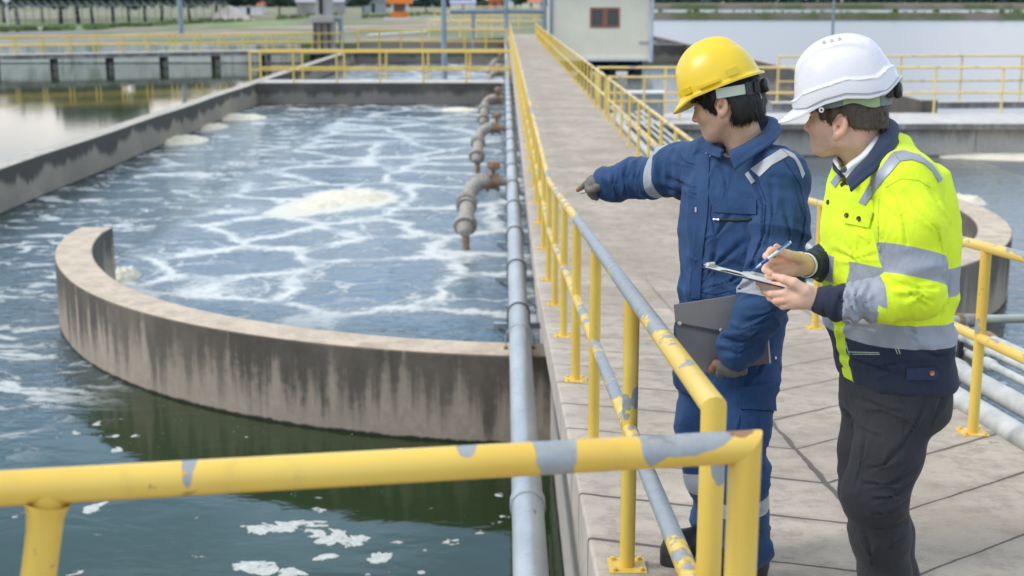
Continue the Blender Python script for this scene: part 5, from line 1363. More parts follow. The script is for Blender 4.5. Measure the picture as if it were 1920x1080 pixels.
# ================================================================== the worker in blue, yellow helmet
def worker_blue():
    Y = 4.20
    hf = Frame(J(1366, 199, Y), 30*D2R, 12*D2R)
    ch = -.085
    neck0 = hf.w(-.022, 0, -.02); neck1 = J(1403, 300, 4.235)
    W = 223.8*D2R
    st = [(J(1402, 288, 4.215), .075, .14, W), (J(1400, 312, 4.21), .11, .185, W), (J(1396, 360, 4.2), .135, .208, W), (J(1390, 430, 4.2), .146, .212, W), (J(1383, 500, 4.2), .142, .20, W), (J(1377, 545, 4.2), .140, .195, W),
          (J(1372, 585, 4.2), .132, .186, W), (J(1362, 650, 4.2), .136, .180, W), (J(1356, 735, 4.2), .130, .170, W)]
    la = [J(1462, 336, 4.09), J(1464, 420, 4.02), J(1452, 515, 3.95), J(1420, 590, 3.915), J(1386, 652, 3.915), J(1376, 682, 3.92)]; lr = [.076, .086, .085, .074, .056, .047]
    ra = [J(1330, 312, 4.36), J(1262, 322, 4.48), J(1202, 334, 4.58), J(1160, 342, 4.62), J(1136, 344, 4.645), J(1120, 344, 4.66)]; rr = [.084, .084, .068, .058, .043, .033]
    def gz(x, y, h): return np.array([x, y, floor_z(y)+h])
    a1 = gz(J(1400, 1040, 4.05)[0], 4.05, .10); a2 = gz(J(1340, 1020, 4.27)[0], 4.27, .10)
    ll = [J(1398, 705, 4.10), J(1384, 800, 4.06), J(1384, 885, 4.04), J(1390, 965, 4.05), a1]; llr = [.100, .092, .085, .080, .076]
    rl = [J(1335, 705, 4.31), J(1330, 800, 4.28), J(1340, 885, 4.25), J(1350, 960, 4.27), a2]; rlr = [.112, .104, .088, .078, .074]
    # ---- body: head and neck first, the hidden body under the clothes
    hv, hq = surface_nets(lambda P: smax(head_sdf(hf, P, ch, neck0, neck1, (.056, .062)), neck1[2]-.05-P[:, 2], .01), hf.o-np.array([.17, .15, .24]), hf.o+np.array([.17, .16, .17]), .0036)
    hv = relax(hv, hq, 1, .35)
    iv, iq = inner_body([(c, a*.8, b*.8, w) for c, a, b, w in st], [(la[:-1], [r*.62 for r in lr[:-1]]), (ra[:-1], [r*.6 for r in rr[:-1]]), (ll, [r*.68 for r in llr]), (rl, [r*.68 for r in rlr])])
    at = head_attrs(hf, hv, ch, .35); at = {k: np.concatenate([x, np.zeros(len(iv))]) for k, x in at.items()}
    base = np.array([J(1372, 1060, 4.15)[0], 4.15, floor_z(4.15)])
    body = to_obj('person', [(hv, hq), (iv, iq)], skin_mat('warm_skin', (.76, .49, .34)), None, at, base)
    tag(body, 'person in blue coveralls and yellow helmet pointing out over the basin with a gloved hand', 'person')
    # ---- coverall
    SB = {}
    def parts(P):
        dt, f, l = loft(P, st, 2.35)
        dla, sla = chain(P, la, lr, .03); dra, sra = chain(P, ra, rr, .03); dll, sll = chain(P, ll, llr, .04); drl, srl = chain(P, rl, rlr, .04)
        return dt, f, l, dla, sla, dra, sra, dll, sll, drl, srl
    neckc = neck1
    def fn(P):
        dt, f, l, dla, sla, dra, sra, dll, sll, drl, srl = parts(P)
        yk, _ = seg(P, J(1410, 296, 4.22), la[0]+np.array([0, 0, .012]), .066, .074); yk2, _ = seg(P, J(1395, 292, 4.25), ra[0]+np.array([0, 0, .010]), .064, .072)
        d = smin(dt, smin(yk, yk2, .04), .05)
        hip = smin(dll, drl, .015); hip = smax(hip, P[:, 2]-st[-3][0][2]-.03, .05); d = smin(d, hip, .045)
        nk, _ = seg(P, neck0, neck1+np.array([0, 0, -.03]), .070, .070); d = smax(d, -nk, .01)
        d = smin(d, smax(dra, (P-np.array(ra[-1]))@nrmz(np.array(ra[-1])-ra[-2]), .004), .045)
        dlc = smax(dla, (P-np.array(la[-1]))@nrmz(np.array(la[-1])-la[-2]), .004)
        kk = np.interp(sla, [0, .05, .13], [.045, .03, .006]); d = smin(d, dlc, kk)
        # blousing over the belt, and a tucked crease below it
        z = P[:, 2]; zb = st[5][0][2]
        return d-.006*np.exp(-((z-zb)/.035)**2)*(dt < dla)+.006*np.exp(-((z-zb+.055)/.014)**2)*(dt < np.minimum(dla, dra))
    lo, hi = bbox([s[0] for s in st]+la+ra+ll+rl, .23)
    v, q = surface_nets(fn, lo, hi, .0054); v = relax(v, q, 1, .4)
    dt, f, l, dla, sla, dra, sra, dll, sll, drl, srl = parts(v); n = vnormals(v, q)
    L_la, L_ra, L_ll, L_rl = plen(la), plen(ra), plen(ll), plen(rl)
    lab = np.argmin(np.stack([dt, dla, dra, dll, drl]), 0)
    z = v[:, 2]; disp = np.zeros(len(v))
    fl_ = fold_field(v, la[3]-la[1], .019, 16, 6, 1.0); disp = np.where(lab == 1, fl_*(.55+.9*np.exp(-((sla-L_la[2]-.03)/.10)**2)+.8*np.exp(-((sla-L_la[4])/.05)**2)), disp)
    fl_ = fold_field(v, ra[3]-ra[0], .021, 15, 6, 2.0); disp = np.where(lab == 2, fl_*(.45+1.0*np.exp(-((sra-L_ra[3]+.03)/.09)**2)+.5*np.exp(-((sra-L_ra[1])/.09)**2)), disp)
    tq = fold_field(v, np.array([.45, -.1, 1.0]), .016, 13, 6, 3.0); tv = fold_field(v, np.array([1, -.9, .2]), .012, 16, 4.0, 5.0)
    wz = np.exp(-((z-st[5][0][2]-.02)/.09)**2); disp = np.where(lab == 0, tq*(.45+1.1*wz)+tv*.6*(z > st[6][0][2]), disp)
    for k_, (pts, s_, L_, sd) in {3: (ll, sll, L_ll, 4.0), 4: (rl, srl, L_rl, 6.0)}.items():
        fl_ = fold_field(v, pts[-1]-pts[0], .018, 12, 5, sd); disp = np.where(lab == k_, fl_*(.5+.9*np.exp(-((s_-L_[2])/.10)**2)+1.0*np.exp(-((s_-L_[-1])/.07)**2)), disp)
    disp += .0005*noise3(v*37+noise3(v*19)[:, None]*.8)
    v = v+n*disp[:, None]; v = relax(v, q, 1, .3)
    v = creases(v, q, vnormals(v, q), [[(1334, 300), (1322, 340), (1318, 385)], [(1318, 405), (1309, 470), (1300, 535)], [(1345, 455), (1332, 510), (1300, 556)], [(1395, 455), (1345, 495), (1298, 515)], [(1425, 490), (1370, 528), (1312, 545)], [(1418, 525), (1370, 552)],
        [1.5, (1412, 340), (1431, 385), (1429, 450), (1402, 520)], [(1446, 335), (1449, 400), (1438, 465)], [(1490, 345), (1508, 410), (1500, 470)], [(1470, 380), (1482, 440), (1470, 500)], [(1392, 608), (1430, 592), (1465, 575)], [1.3, (1352, 612), (1388, 620), (1440, 600)], [1.2, (1345, 634), (1392, 642), (1430, 622)], [(1346, 655), (1385, 664), (1412, 648)],
        [1.3, (1178, 298), (1170, 332), (1174, 366)], [1.2, (1152, 311), (1149, 343), (1160, 372)], [(1196, 296), (1190, 335), (1198, 362)], [1.2, (1255, 335), (1295, 352), (1326, 352)], [(1240, 350), (1285, 364), (1318, 366)], [(1262, 285), (1285, 305), (1318, 315)],
        [(1402, 690), (1396, 750), (1386, 810)], [(1330, 715), (1345, 760), (1350, 810)], [(1440, 650), (1420, 700), (1400, 715)], [(1432, 850), (1395, 862), (1372, 850)], [(1428, 880), (1395, 890)], [(1430, 960), (1400, 975)], [(1425, 1000), (1395, 1012)], [(1370, 400), (1345, 440), (1322, 450)], [(1352, 300), (1362, 350), (1350, 400)]])
    dt, f, l, dla, sla, dra, sra, dll, sll, drl, srl = parts(v)
    def rg(s, a, b): return np.minimum(s-a, b-s)
    e_la = nrmz(np.array(la[3])-la[2]); tilt = (v-np.array(la[2]))@np.array([.35, 0, -.1])
    bl = np.where(lab == 1, rg(sla+tilt*.5, L_la[2]+.015, L_la[2]+.078), -1)
    sk = (v-np.array(ra[1]))@np.array([0, .2, .55])
    br = np.where(lab == 2, rg(sra+sk*.45, L_ra[1]+.012, L_ra[1]+.062), -1)
    b3 = np.where(lab == 3, rg(sll, L_ll[2]+.075, L_ll[2]+.125), -1); b4 = np.where(lab == 4, rg(srl, L_rl[2]-.01, L_rl[2]+.04), -1)
    band = np.maximum(np.maximum(bl, br), np.maximum(b3, b4)); band = np.clip(band, -.03, .03)
    cov = to_obj('coverall', [(v, q)], M['blue_cloth'], body, dict(band=band))
    dr = Drape(cov)
    bp = M['blue_plain']
    # ---- details laid on the cloth
    tp = MB()
    dr.patch([[(1408, 318), (1436, 298), (1464, 281)], [(1425, 332), (1448, 310), (1478, 293)]], 10, 4, .004, tp); tp.build('reflective_tape', M['tape'], cov, smooth=60); tp = MB(); dr.patch([[(1466, 280), (1488, 289), (1500, 306), (1508, 326)], [(1479, 293), (1490, 299), (1498, 314), (1504, 334)]], 8, 3, .004, tp)
    tp.build('reflective_tape', M['tape'], cov, smooth=60); tp = MB(); dr.patch([[(1398, 327), (1404, 322)], [(1410, 345), (1417, 340)]], 2, 3, .004, tp); tp.build('reflective_tape', M['tape'], cov, smooth=60); tp = MB(); dr.patch([[(1325, 285), (1336, 281)], [(1322, 294), (1333, 295)]], 2, 2, .004, tp)
    tp.build('reflective_tape', M['tape'], cov, smooth=60)
    dr.patch([[(1333, 372), (1420, 374)], [(1338, 398), (1420, 402)]], 8, 3, .0055).build('chest_flap', bp, cov, smooth=50)
    fl2 = MB()
    dr.patch([[(1306, 292), (1309, 400), (1300, 480), (1296, 560)], [(1331, 288), (1328, 400), (1318, 480), (1313, 560)]], 12, 3, .0045).build('placket', bp, cov, smooth=50)
    dr.patch([[(1384, 726), (1455, 718)], [(1386, 766), (1459, 770)]], 8, 4, .012, fl2, .010); pk = MB(); dr.patch([[(1388, 768), (1450, 771)], [(1392, 842), (1448, 846)]], 6, 6, .006, pk, .006)
    pk = pk.build('cargo_pocket', bp, cov, smooth=50); fl2.build('pocket_flap', bp, pk, smooth=50)
    zp = MB(); dr.line([(1344, 411), (1376, 413), (1410, 412)], .0042, .003, zp); zo = zp.build('zip', M['dark'], cov, smooth=50)
    zs = MB(); dr.line([(1340, 411), (1350, 412)], .0045, .005, zs); zs.build('zip_pull', M['steel'], zo, smooth=50); zs = MB(); dr.line([(1308, 388), (1308, 398)], .005, .006, zs); zs.build('zip_pull', M['steel'], zo, smooth=50)
    dr.button(1430, 764, .0085).build('snap', M['steel'], cov, smooth=50); dr.button(1453, 671, .006).build('snap', M['steel'], cov, smooth=50)
    # stitched seams
    sm = MB()
    for ln in ([(1420, 335), (1436, 378), (1430, 440), (1405, 500)], [(1470, 300), (1500, 345), (1512, 400), (1505, 450)], [(1300, 545), (1340, 552), (1390, 540)], [(1335, 372), (1332, 402), (1340, 440)], [(1310, 300), (1309, 400), (1300, 480), (1295, 550)]): dr.line(ln, .0016, .0005, sm, 5, 8)
    sm.build('seam', simple('dark_blue_seam', (.008, .024, .085), .9), cov, smooth=50)
    # ---- collar
    collar([(J(1366, 284, 4.07), J(1377, 319, 4.015)), (J(1396, 270, 4.10), J(1416, 290, 4.045)), (J(1430, 247, 4.15), J(1456, 262, 4.115)), (J(1440, 219, 4.26), J(1462, 236, 4.33)), (J(1405, 228, 4.36), J(1400, 252, 4.44)), (J(1345, 250, 4.35), J(1325, 268, 4.40)), (J(1340, 268, 4.25), J(1324, 286, 4.24)), (J(1358, 283, 4.14), J(1350, 296, 4.10))], bp, 'collar', cov)
    # ---- hair, helmet
    def mask(Q):
        f, l, u = Q[:, 0], np.abs(Q[:, 1]), Q[:, 2]
        back = np.minimum(-.024-f, u+.060-.25*np.maximum(0, -.06-f)); side = np.minimum(np.minimum(.046+.75*u-f, u+.036-.5*np.maximum(f-.02, 0)), f-.004); top = np.minimum(u-.033, .088-f)
        ear = np.hypot((f+.008)/.027, (u-.000)/.040)-1; m = np.maximum(np.maximum(back, side), top); return np.where(l > .05, np.minimum(m, ear*.025), m)
    ho = hair_obj(hf, 'hair', M['hair_black'], body, mask, .0135, 5200, 5)
    kf = Frame(J(1349, 162, Y), 24*D2R, 23*D2R)
    sty = dict(abc=(.130, .110, .146), rim=lambda th: -.004, lip=.008, peak=.026, rear=.006, slope=.022, ridges=[(0, .032, .0085, -.75, 1.0)])
    he = helmet(kf, M['helmet_y'], body, sty)
    for t0, t1, z0, z1 in ((50, 64, .010, .030), (118, 134, .012, .034), (76, 106, .010, .019)): band_strip(kf, M['helmet_y'], 'side_slot', he, .1385, .1185, t0*D2R, t1*D2R, z0, z1, .012)
    sf = Frame(kf.w(0, 0, -.004), 24*D2R, 10*D2R)
    b = band_strip(sf, M['strap_pale'], 'headband', he, .125, .101, 96*D2R, 178*D2R, -.030, .000, .004); band_strip(sf, M['black'], 'headband_slider', he, .128, .104, 140*D2R, 220*D2R, -.034, .004, .005); ratchet(sf, he, .122, -.014)
    MB().tube([sf.w(-.125, .02, -.03), sf.w(-.130, .018, -.05), sf.w(-.120, .022, -.066)], .0018, 5).build('chin_cord', M['strap_pale'], he, smooth=60)
    # ---- gloves (the pointing hand and the hand on the folder) and boots
    w = J(1126, 344.5, 4.652)
    fr_ = [([J(1112, 335, 4.655), J(1099, 344.5, 4.665), J(1091, 350.5, 4.675), J(1083.5, 356, 4.69)], [.0122, .0108, .0096, .0080]),
           ([J(1110, 343, 4.63), J(1102, 354, 4.62), J(1107, 364, 4.63), J(1114, 363, 4.65)], [.0125, .0115, .0105, .009]), ([J(1113, 349, 4.62), J(1107, 360, 4.61), J(1112, 369, 4.62), J(1118, 366, 4.64)], [.012, .011, .0102, .009]),
           ([J(1117, 354, 4.625), J(1113, 364, 4.62), J(1118, 371, 4.63), J(1123, 367, 4.645)], [.0112, .0105, .0095, .0085])]
    th_ = ([J(1121, 352, 4.60), J(1112, 356, 4.59), J(1105, 356, 4.605)], [.014, .0118, .0095])
    def g1(P):
        d, _ = chain(P, [w, J(1114, 344, 4.645)], [.029, .031]); d2 = ell(P, J(1112, 347, 4.635), (.026, .03, .026)); d = smin(d, d2, .015)
        for p_, r_ in fr_: d = smin(d, finger(P, p_, r_), .006)
        return smin(d, finger(P, *th_), .007)
    lo, hi = bbox([p for p_, _ in fr_ for p in p_]+[w]+th_[0], .05); gv, gq = surface_nets(g1, lo, hi, .0032)
    g_tip = np.minimum(np.min(np.stack([chain(gv, p_[2:], r_[2:])[0] for p_, r_ in fr_[:1]]), 0), 1)
    hand2 = [([J(1352+i*14, 690-i*1.5, 3.915), J(1350+i*14.5, 699-i*1.2, 3.93), J(1350+i*14.5, 702-i*1.6, 3.968), J(1352+i*14.5, 693-i*1.6, 4.008)], [.0135, .0128, .0115, .0095]) for i in range(4)]
    th2 = ([J(1356, 684, 3.93), J(1343, 682, 3.945), J(1336, 691, 3.97), J(1334, 697, 3.985)], [.0145, .0125, .0112, .009])
    def g2(P):
        d, _ = chain(P, [J(1378, 668, 3.92), J(1374, 686, 3.925)], [.036, .036]); d = smin(d, ell(P, J(1373, 688, 3.925), (.044, .026, .022)), .014)
        for p_, r_ in hand2: d = smin(d, finger(P, p_, r_), .006)
        return smin(d, finger(P, *th2), .007)
    lo, hi = bbox([p for p_, _ in hand2 for p in p_]+th2[0]+[J(1378, 660, 3.92)], .05); gv2, gq2 = surface_nets(g2, lo, hi, .0034)
    t2 = chain(gv2, th2[0][1:], th2[1][1:])[0]
    t = NT('work_glove'); k = t.ramp(t.attr('palm'), -.001, .001); p = t.pos(); nn = t.noise(p, 60, 4)
    gm = t.pbr(t.mix(k, t.mix(nn, (.10, .095, .085), (.21, .195, .17)), t.mix(nn, (.27, .13, .055), (.42, .22, .11))), .85, 0, t.bump(t.noise(p, 240, 3), .4, .0012))
    to_obj('glove', [(gv, gq)], gm, body, dict(palm=.0022-np.maximum(g_tip, -.01))); to_obj('glove', [(gv2, gq2)], gm, body, dict(palm=.0022-t2))
    for a, dy in ((a1, 0), (a2, 0)):
        g = floor_z(a[1]); tp_ = np.array([-.86, -.35, 0]); tp_ = nrmz(tp_)
        def bo(P, a=a, g=g):
            d, _ = chain(P, [a+np.array([0, 0, .07]), a+np.array([0, 0, -.02])], [.058, .056], .02)
            t_ = a+tp_*.16; t_[2] = g+.05; h_ = a-tp_*.03; h_[2] = g+.05; e, _ = chain(P, [h_, a+tp_*.06+np.array([0, 0, -.035]), t_], [.050, .052, .046], .02)
            d = smin(d, e, .03); sole, _ = seg(P*np.array([1, 1, .45]), h_*np.array([1, 1, .45])-np.array([0, 0, .012]), t_*np.array([1, 1, .45])-np.array([0, 0, .012]), .045, .046); return smax(smin(d, sole, .004), g+.088*0+.001-P[:, 2], .004)
        lo, hi = bbox([a, a+tp_*.17, np.array([a[0], a[1], g])], .13); bv, bq = surface_nets(bo, lo, hi, .007); to_obj('boot', [(bv, bq)], M['boot'], body)
    # ---- the folder under his arm and the pen in the pointing hand
    TL, TR_, BR, BL = [Vector(J(*p)) for p in ((1263, 571, 4.02), (1432, 545, 4.00), (1443, 681, 3.975), (1276, 706, 3.995))]
    nm = (TR_-TL).cross(BL-TL).normalized(); nm = -nm if nm.y > 0 else nm
    fo = empty('folder', tuple((TL+BR)/2), 'flat dark grey document folder held under the arm of the worker in blue', 'folder')
    def slab(P4, d0, d1): 
        vs = [p+nm*d0 for p in P4]+[p+nm*d1 for p in P4]; return vs, [(0,1,2,3),(7,6,5,4),(0,4,5,1),(1,5,6,2),(2,6,7,3),(3,7,4,0)]
    fm = simple('charcoal_board', (.135, .135, .145), .5, 0, .08, 12, .05)
    fix_normals(MB().add(*slab([TL, TR_, BR, BL], -.006, .004)).build('cover', fm, fo, bevel=.002))
    L = lambda a, b, k: a.lerp(b, k)
    flp = [TL+(TR_-TL)*.005, TR_, L(TR_, BR, .72), L(TL, BL, .27)]
    fix_normals(MB().add(*slab(flp, .0045, .0075)).build('flap', simple('grey_flap', (.19, .185, .19), .5, 0, .06, 12, .05), fo, bevel=.0012))
    fix_normals(MB().add(*slab([L(TL, BL, .24), L(TR_, BR, .66), L(TR_, BR, .72), L(TL, BL, .272)], .0078, .0086)).build('flap_shadow', simple('flap_shadow', (.045, .045, .05), .6), fo))  # shadow along the flap's edge, put in as a thin near-black strip
    fix_normals(MB().add(*slab([TR_+(TL-TR_)*.004, TR_-(TL-TR_).normalized()*.004, BR-(TL-TR_).normalized()*.004, BR+(TL-TR_)*.004], -.004, .003)).build('paper_edge', M['white'], fo))
    for k in (.045, .50): MB().lathe([(.007, 0), (.007, .002), (.004, .003)], L(L(TL, BL, .245), L(TR_, BR, .64), k)+nm*.0085, nm, 12).build('stud', M['steel'], fo, smooth=40)
    pa, pb = Vector(J(1087, 362.5, 4.62)), Vector(J(1113, 356.5, 4.64)); d = (pa-pb).normalized()
    pn = empty('pen', tuple(pb), 'white pen gripped in the pointing glove', 'pen')
    MB().tube([pb, pa-d*.012], .0048, 12).build('barrel', M['white'], pn, smooth=50); MB().tube([pa-d*.0118, pa], [.0042, .0015], 10).build('tip', M['galv'], pn, smooth=50)
worker_blue()
# ================================================================== the worker in yellow and navy, white helmet
def worker_yellow():
    Y = 3.55
    hf = Frame(J(1590, 235, Y), 36*D2R, -4*D2R, 0.0, .965)
    ch = -.072
    neck0 = hf.w(-.020, 0, -.02); neck1 = J(1640, 312, 3.58)
    W = 205*D2R
    st = [(J(1660, 292, 3.575), .075, .135, W), (J(1668, 312, 3.57), .105, .185, W), (J(1668, 360, 3.56), .128, .200, W), (J(1667, 430, 3.55), .144, .210, W), (J(1667, 520, 3.55), .149, .214, W-4*D2R), (J(1664, 600, 3.55), .145, .205, W-8*D2R), (J(1672, 652, 3.55), .142, .198, W-11*D2R), (J(1680, 716, 3.55), .141, .192, W-12*D2R)]
    la = [J(1698, 347, 3.385), J(1708, 430, 3.335), J(1722, 545, 3.30), J(1650, 564, 3.30), J(1600, 566, 3.315), J(1560, 566, 3.335), J(1524, 562, 3.36)]; lr = [.076, .086, .070, .052, .047, .039, .0315]
    ra = [J(1640, 340, 3.73), J(1610, 420, 3.79), J(1600, 510, 3.78), J(1550, 492, 3.64), J(1512, 497, 3.545)]; rr = [.085, .085, .070, .047, .036]
    leg = [(J(1678, 690, 3.55), .132, .180, W-12*D2R), (J(1677, 730, 3.55), .135, .180, W-12*D2R), (J(1677, 775, 3.55), .133, .176, W-12*D2R)]
    fz = floor_z(3.5)
    def foot(u, Yf): return np.array([J(u, 1160, Yf)[0], Yf, floor_z(Yf)+.10])
    a1, a2 = foot(1668, 3.48), foot(1690, 3.66)
    ll = [J(1686, 770, 3.465), J(1664, 850, 3.43), J(1640, 925, 3.41), J(1650, 1000, 3.44), J(1660, 1080, 3.46), a1]; llr = [.094, .087, .080, .076, .066, .062]
    rl = [J(1648, 775, 3.65), J(1640, 850, 3.63), J(1634, 915, 3.61), J(1660, 1000, 3.64), J(1676, 1080, 3.65), a2]; rlr = [.104, .097, .084, .074, .064, .060]
    hv, hq = surface_nets(lambda P: smax(head_sdf(hf, P, ch, neck0, neck1, (.060, .068)), neck1[2]-.05-P[:, 2], .01), hf.o-np.array([.17, .16, .24]), hf.o+np.array([.17, .17, .17]), .0033)
    hv = relax(hv, hq, 1, .35)
    iv, iq = inner_body([(c, a*.78, b*.78, w) for c, a, b, w in st[:-1]]+[(c, a*.8, b*.8, w) for c, a, b, w in leg[1:]], [(la[:-1], [r*.6 for r in lr[:-1]]), (ra[:-1], [r*.6 for r in rr[:-1]]), (ll, [r*.68 for r in llr]), (rl, [r*.68 for r in rlr])])
    # bare hands: left carries the board from below, right holds the pen
    wl = J(1530, 560, 3.355)
    lf_ = [([J(1480, 537, 3.378), J(1450, 536, 3.40), J(1432, 533, 3.43), J(1422, 531, 3.455)], [.0115, .0105, .0095, .0078]),
           ([J(1478, 549, 3.366), J(1447, 551, 3.388), J(1434, 546, 3.42), J(1430, 540, 3.45)], [.0118, .0108, .0097, .008]),
           ([J(1482, 560, 3.362), J(1456, 564, 3.382), J(1444, 558, 3.41), J(1440, 550, 3.44)], [.0115, .0104, .0094, .0078]),
           ([J(1488, 571, 3.362), J(1468, 574, 3.380), J(1458, 568, 3.405), J(1453, 560, 3.43)], [.0105, .0094, .0085, .0072])]
    lt = ([J(1510, 545, 3.335), J(1488, 530, 3.337), J(1470, 524, 3.345), J(1455, 519, 3.355)], [.0155, .0135, .0118, .0092])
    wr_ = J(1514, 497, 3.55)
    rf = [([J(1470, 478, 3.50), J(1446, 470, 3.475), J(1437, 480, 3.44), J(1444, 490, 3.425)], [.0112, .0105, .0094, .0076]),
          ([J(1468, 490, 3.50), J(1442, 492, 3.475), J(1435, 505, 3.445), J(1446, 512, 3.43)], [.0115, .0107, .0096, .0078]),
          ([J(1471, 502, 3.50), J(1446, 506, 3.475), J(1441, 517, 3.445), J(1452, 521, 3.43)], [.0112, .0103, .0093, .0077]),
          ([J(1476, 511, 3.49), J(1456, 517, 3.465), J(1453, 526, 3.44), J(1462, 527, 3.43)], [.0102, .0093, .0084, .007])]
    rt = ([J(1500, 484, 3.49), J(1478, 478, 3.435), J(1463, 471, 3.42), J(1456, 463, 3.415)], [.0155, .0130, .0112, .0088])
    def hl(P):
        d, _ = chain(P, [wl+np.array([.03, 0, 0]), wl, J(1505, 557, 3.355)], [.027, .0275, .030])
        k0 = [f[0][0] for f in lf_]
        pal = None
        for f in lf_:
            e, _ = seg(P, J(1508, 556, 3.355), f[0][0], .022, .0135); pal = e if pal is None else smin(pal, e, .012)
        d = smin(d, pal, .015)
        for p_, r_ in lf_:
            d = smin(d, finger(P, p_, r_), .0045); d = smin(d, ell(P, p_[0]+np.array([0, -.004, .003]), (.0105, .0105, .0105)), .006)
        e, _ = seg(P, J(1520, 556, 3.345), lt[0][0], .018, .016); d = smin(d, e, .012)
        return smin(d, finger(P, *lt), .007)
    def hr(P):
        d, _ = chain(P, [wr_+np.array([.03, .02, 0]), wr_, J(1496, 496, 3.52)], [.026, .0265, .029])
        pal = None
        for f in rf:
            e, _ = seg(P, J(1498, 496, 3.525), f[0][0], .022, .0135); pal = e if pal is None else smin(pal, e, .012)
        d = smin(d, pal, .014)
        for p_, r_ in rf: d = smin(d, finger(P, p_, r_), .004)
        e, _ = seg(P, J(1505, 492, 3.51), rt[0][0], .019, .017); d = smin(d, e, .012)
        return smin(d, finger(P, *rt), .006)
    lo, hi = bbox([p for p_, _ in lf_ for p in p_]+[wl]+lt[0], .045); lv, lq = surface_nets(hl, lo, hi, .0026)
    lo, hi = bbox([p for p_, _ in rf for p in p_]+[wr_]+rt[0], .045); rv, rq = surface_nets(hr, lo, hi, .0026)
    def hand_red(v, fg, th):
        r = np.zeros(len(v))
        for p_, r_ in fg+[th]:
            for j, w in ((0, .8), (1, .5), (3, 1.0)): r = np.maximum(r, w*np.clip(1.3-np.linalg.norm(v-p_[j], axis=1)/.013, 0, 1))
        return r
    at = head_attrs(hf, hv, ch, 1.0)
    ex = {'red': [hand_red(lv, lf_, lt), hand_red(rv, rf, rt)]}
    at = {k: np.concatenate([x, np.zeros(len(iv))]+ex.get(k, [np.zeros(len(lv)), np.zeros(len(rv))])) for k, x in at.items()}
    base = np.array([a1[0], 3.55, floor_z(3.55)])
    body = to_obj('person', [(hv, hq), (iv, iq), (lv, lq), (rv, rq)], skin_mat('light_skin', (.76, .50, .37)), None, at, base)
    tag(body, 'person in bright yellow and navy jacket and white helmet writing on a clipboard', 'person')
    # finger nails
    nm_ = simple('nail', (.66, .42, .34), .3)
    for (p_, r_) in (lt, rt, rf[0], rf[1], rf[2]):
        tip = Vector(p_[-1]); d = (Vector(p_[-1])-Vector(p_[-2])).normalized(); up = Vector((-.1, -.75, .65)); up = (up-d*up.dot(d)).normalized(); sd_ = d.cross(up); r = r_[-1]
        c = tip+up*r*.86+d*r*.25; g = []
        for j in range(5):
            for i in range(5):
                a, b_ = (i-2)/2, (j-2)/2; g.append(c+sd_*a*r*.62+d*b_*r*.85-up*(.32*r*a*a+.10*r*b_*b_*(b_ > 0)))
        MB().add(g, [(j*5+i, j*5+i+1, j*5+i+6, j*5+i+5) for j in range(4) for i in range(4)]).build('nail', nm_, body, smooth=60)
    # ---- jacket
    def parts(P):
        dt, f, l = loft(P, st, 2.3); a, sa = chain(P, la, lr, .022); b, sb = chain(P, ra, rr, .025); return dt, f, l, a, sa, b, sb
    e_end = nrmz(np.array(la[-1])-la[-2]); r_end = nrmz(np.array(ra[-1])-ra[-2])
    def fn(P):
        dt, f, l, a, sa, b, sb = parts(P)
        y1, _ = seg(P, J(1672, 296, 3.55), la[0]+np.array([0, 0, .012]), .064, .072); y2, _ = seg(P, J(1660, 292, 3.6), ra[0]+np.array([0, 0, .01]), .062, .070)
        d = smin(dt, smin(y1, y2, .04), .03)
        nk, _ = seg(P, neck0, neck1+np.array([0, 0, -.04]), .074, .076); d = smax(d, -nk, .01)
        a = smax(a, (P-np.array(la[-1]))@e_end, .004); b = smax(b, (P-np.array(ra[-1]))@r_end, .004)
        d = smin(d, a, np.interp(sa, [0, .05, .12], [.038, .022, .003])); d = smin(d, b, np.interp(sb, [0, .1, .2], [.05, .03, .008]))
        low = P[:, 2]-st[-1][0][2]
        d = smax(d, -low, .006)
        return d
    lo, hi = bbox([s[0] for s in st]+la+ra, .25); v, q = surface_nets(fn, lo, hi, .0055); v = relax(v, q, 1, .4)
    dt, f, l, a, sa, b, sb = parts(v); n = vnormals(v, q); L_a, L_b = plen(la), plen(ra); z = v[:, 2]
    lab = np.argmin(np.stack([dt, a, b]), 0)
    fl_ = fold_field(v, np.array(la[1])-la[0], .014, 10, 6, 1.5); ff = fold_field(v, np.array(la[5])-la[2], .0135, 30, 7, 2.2)
    up_ = np.clip((sa-L_a[2]+.03)/.06, 0, 1)
    disp = np.where(lab == 1, fl_*(1-up_)*(.55+.9*np.exp(-((sa-L_a[2])/.07)**2))+ff*up_*(.35+1.0*np.exp(-((sa-L_a[4])/.07)**2))*(sa < L_a[-1]-.05), 0)
    disp = np.where(lab == 2, fold_field(v, np.array(ra[4])-ra[2], .010, 22, 6, 2.5), disp)
    tq = fold_field(v, np.array([.35, 0, 1.0]), .013, 11, 5, 3.5); tv = fold_field(v, np.array([1, -.5, .15]), .010, 13, 3.5, 5.5)
    disp = np.where(lab == 0, tq*(.4+.9*np.exp(-((z-st[5][0][2]+.02)/.10)**2))+tv*.7, disp)
    disp += .0005*noise3(v*37+noise3(v*19)[:, None]*.8)
    v = v+n*disp[:, None]; v = relax(v, q, 1, .25)
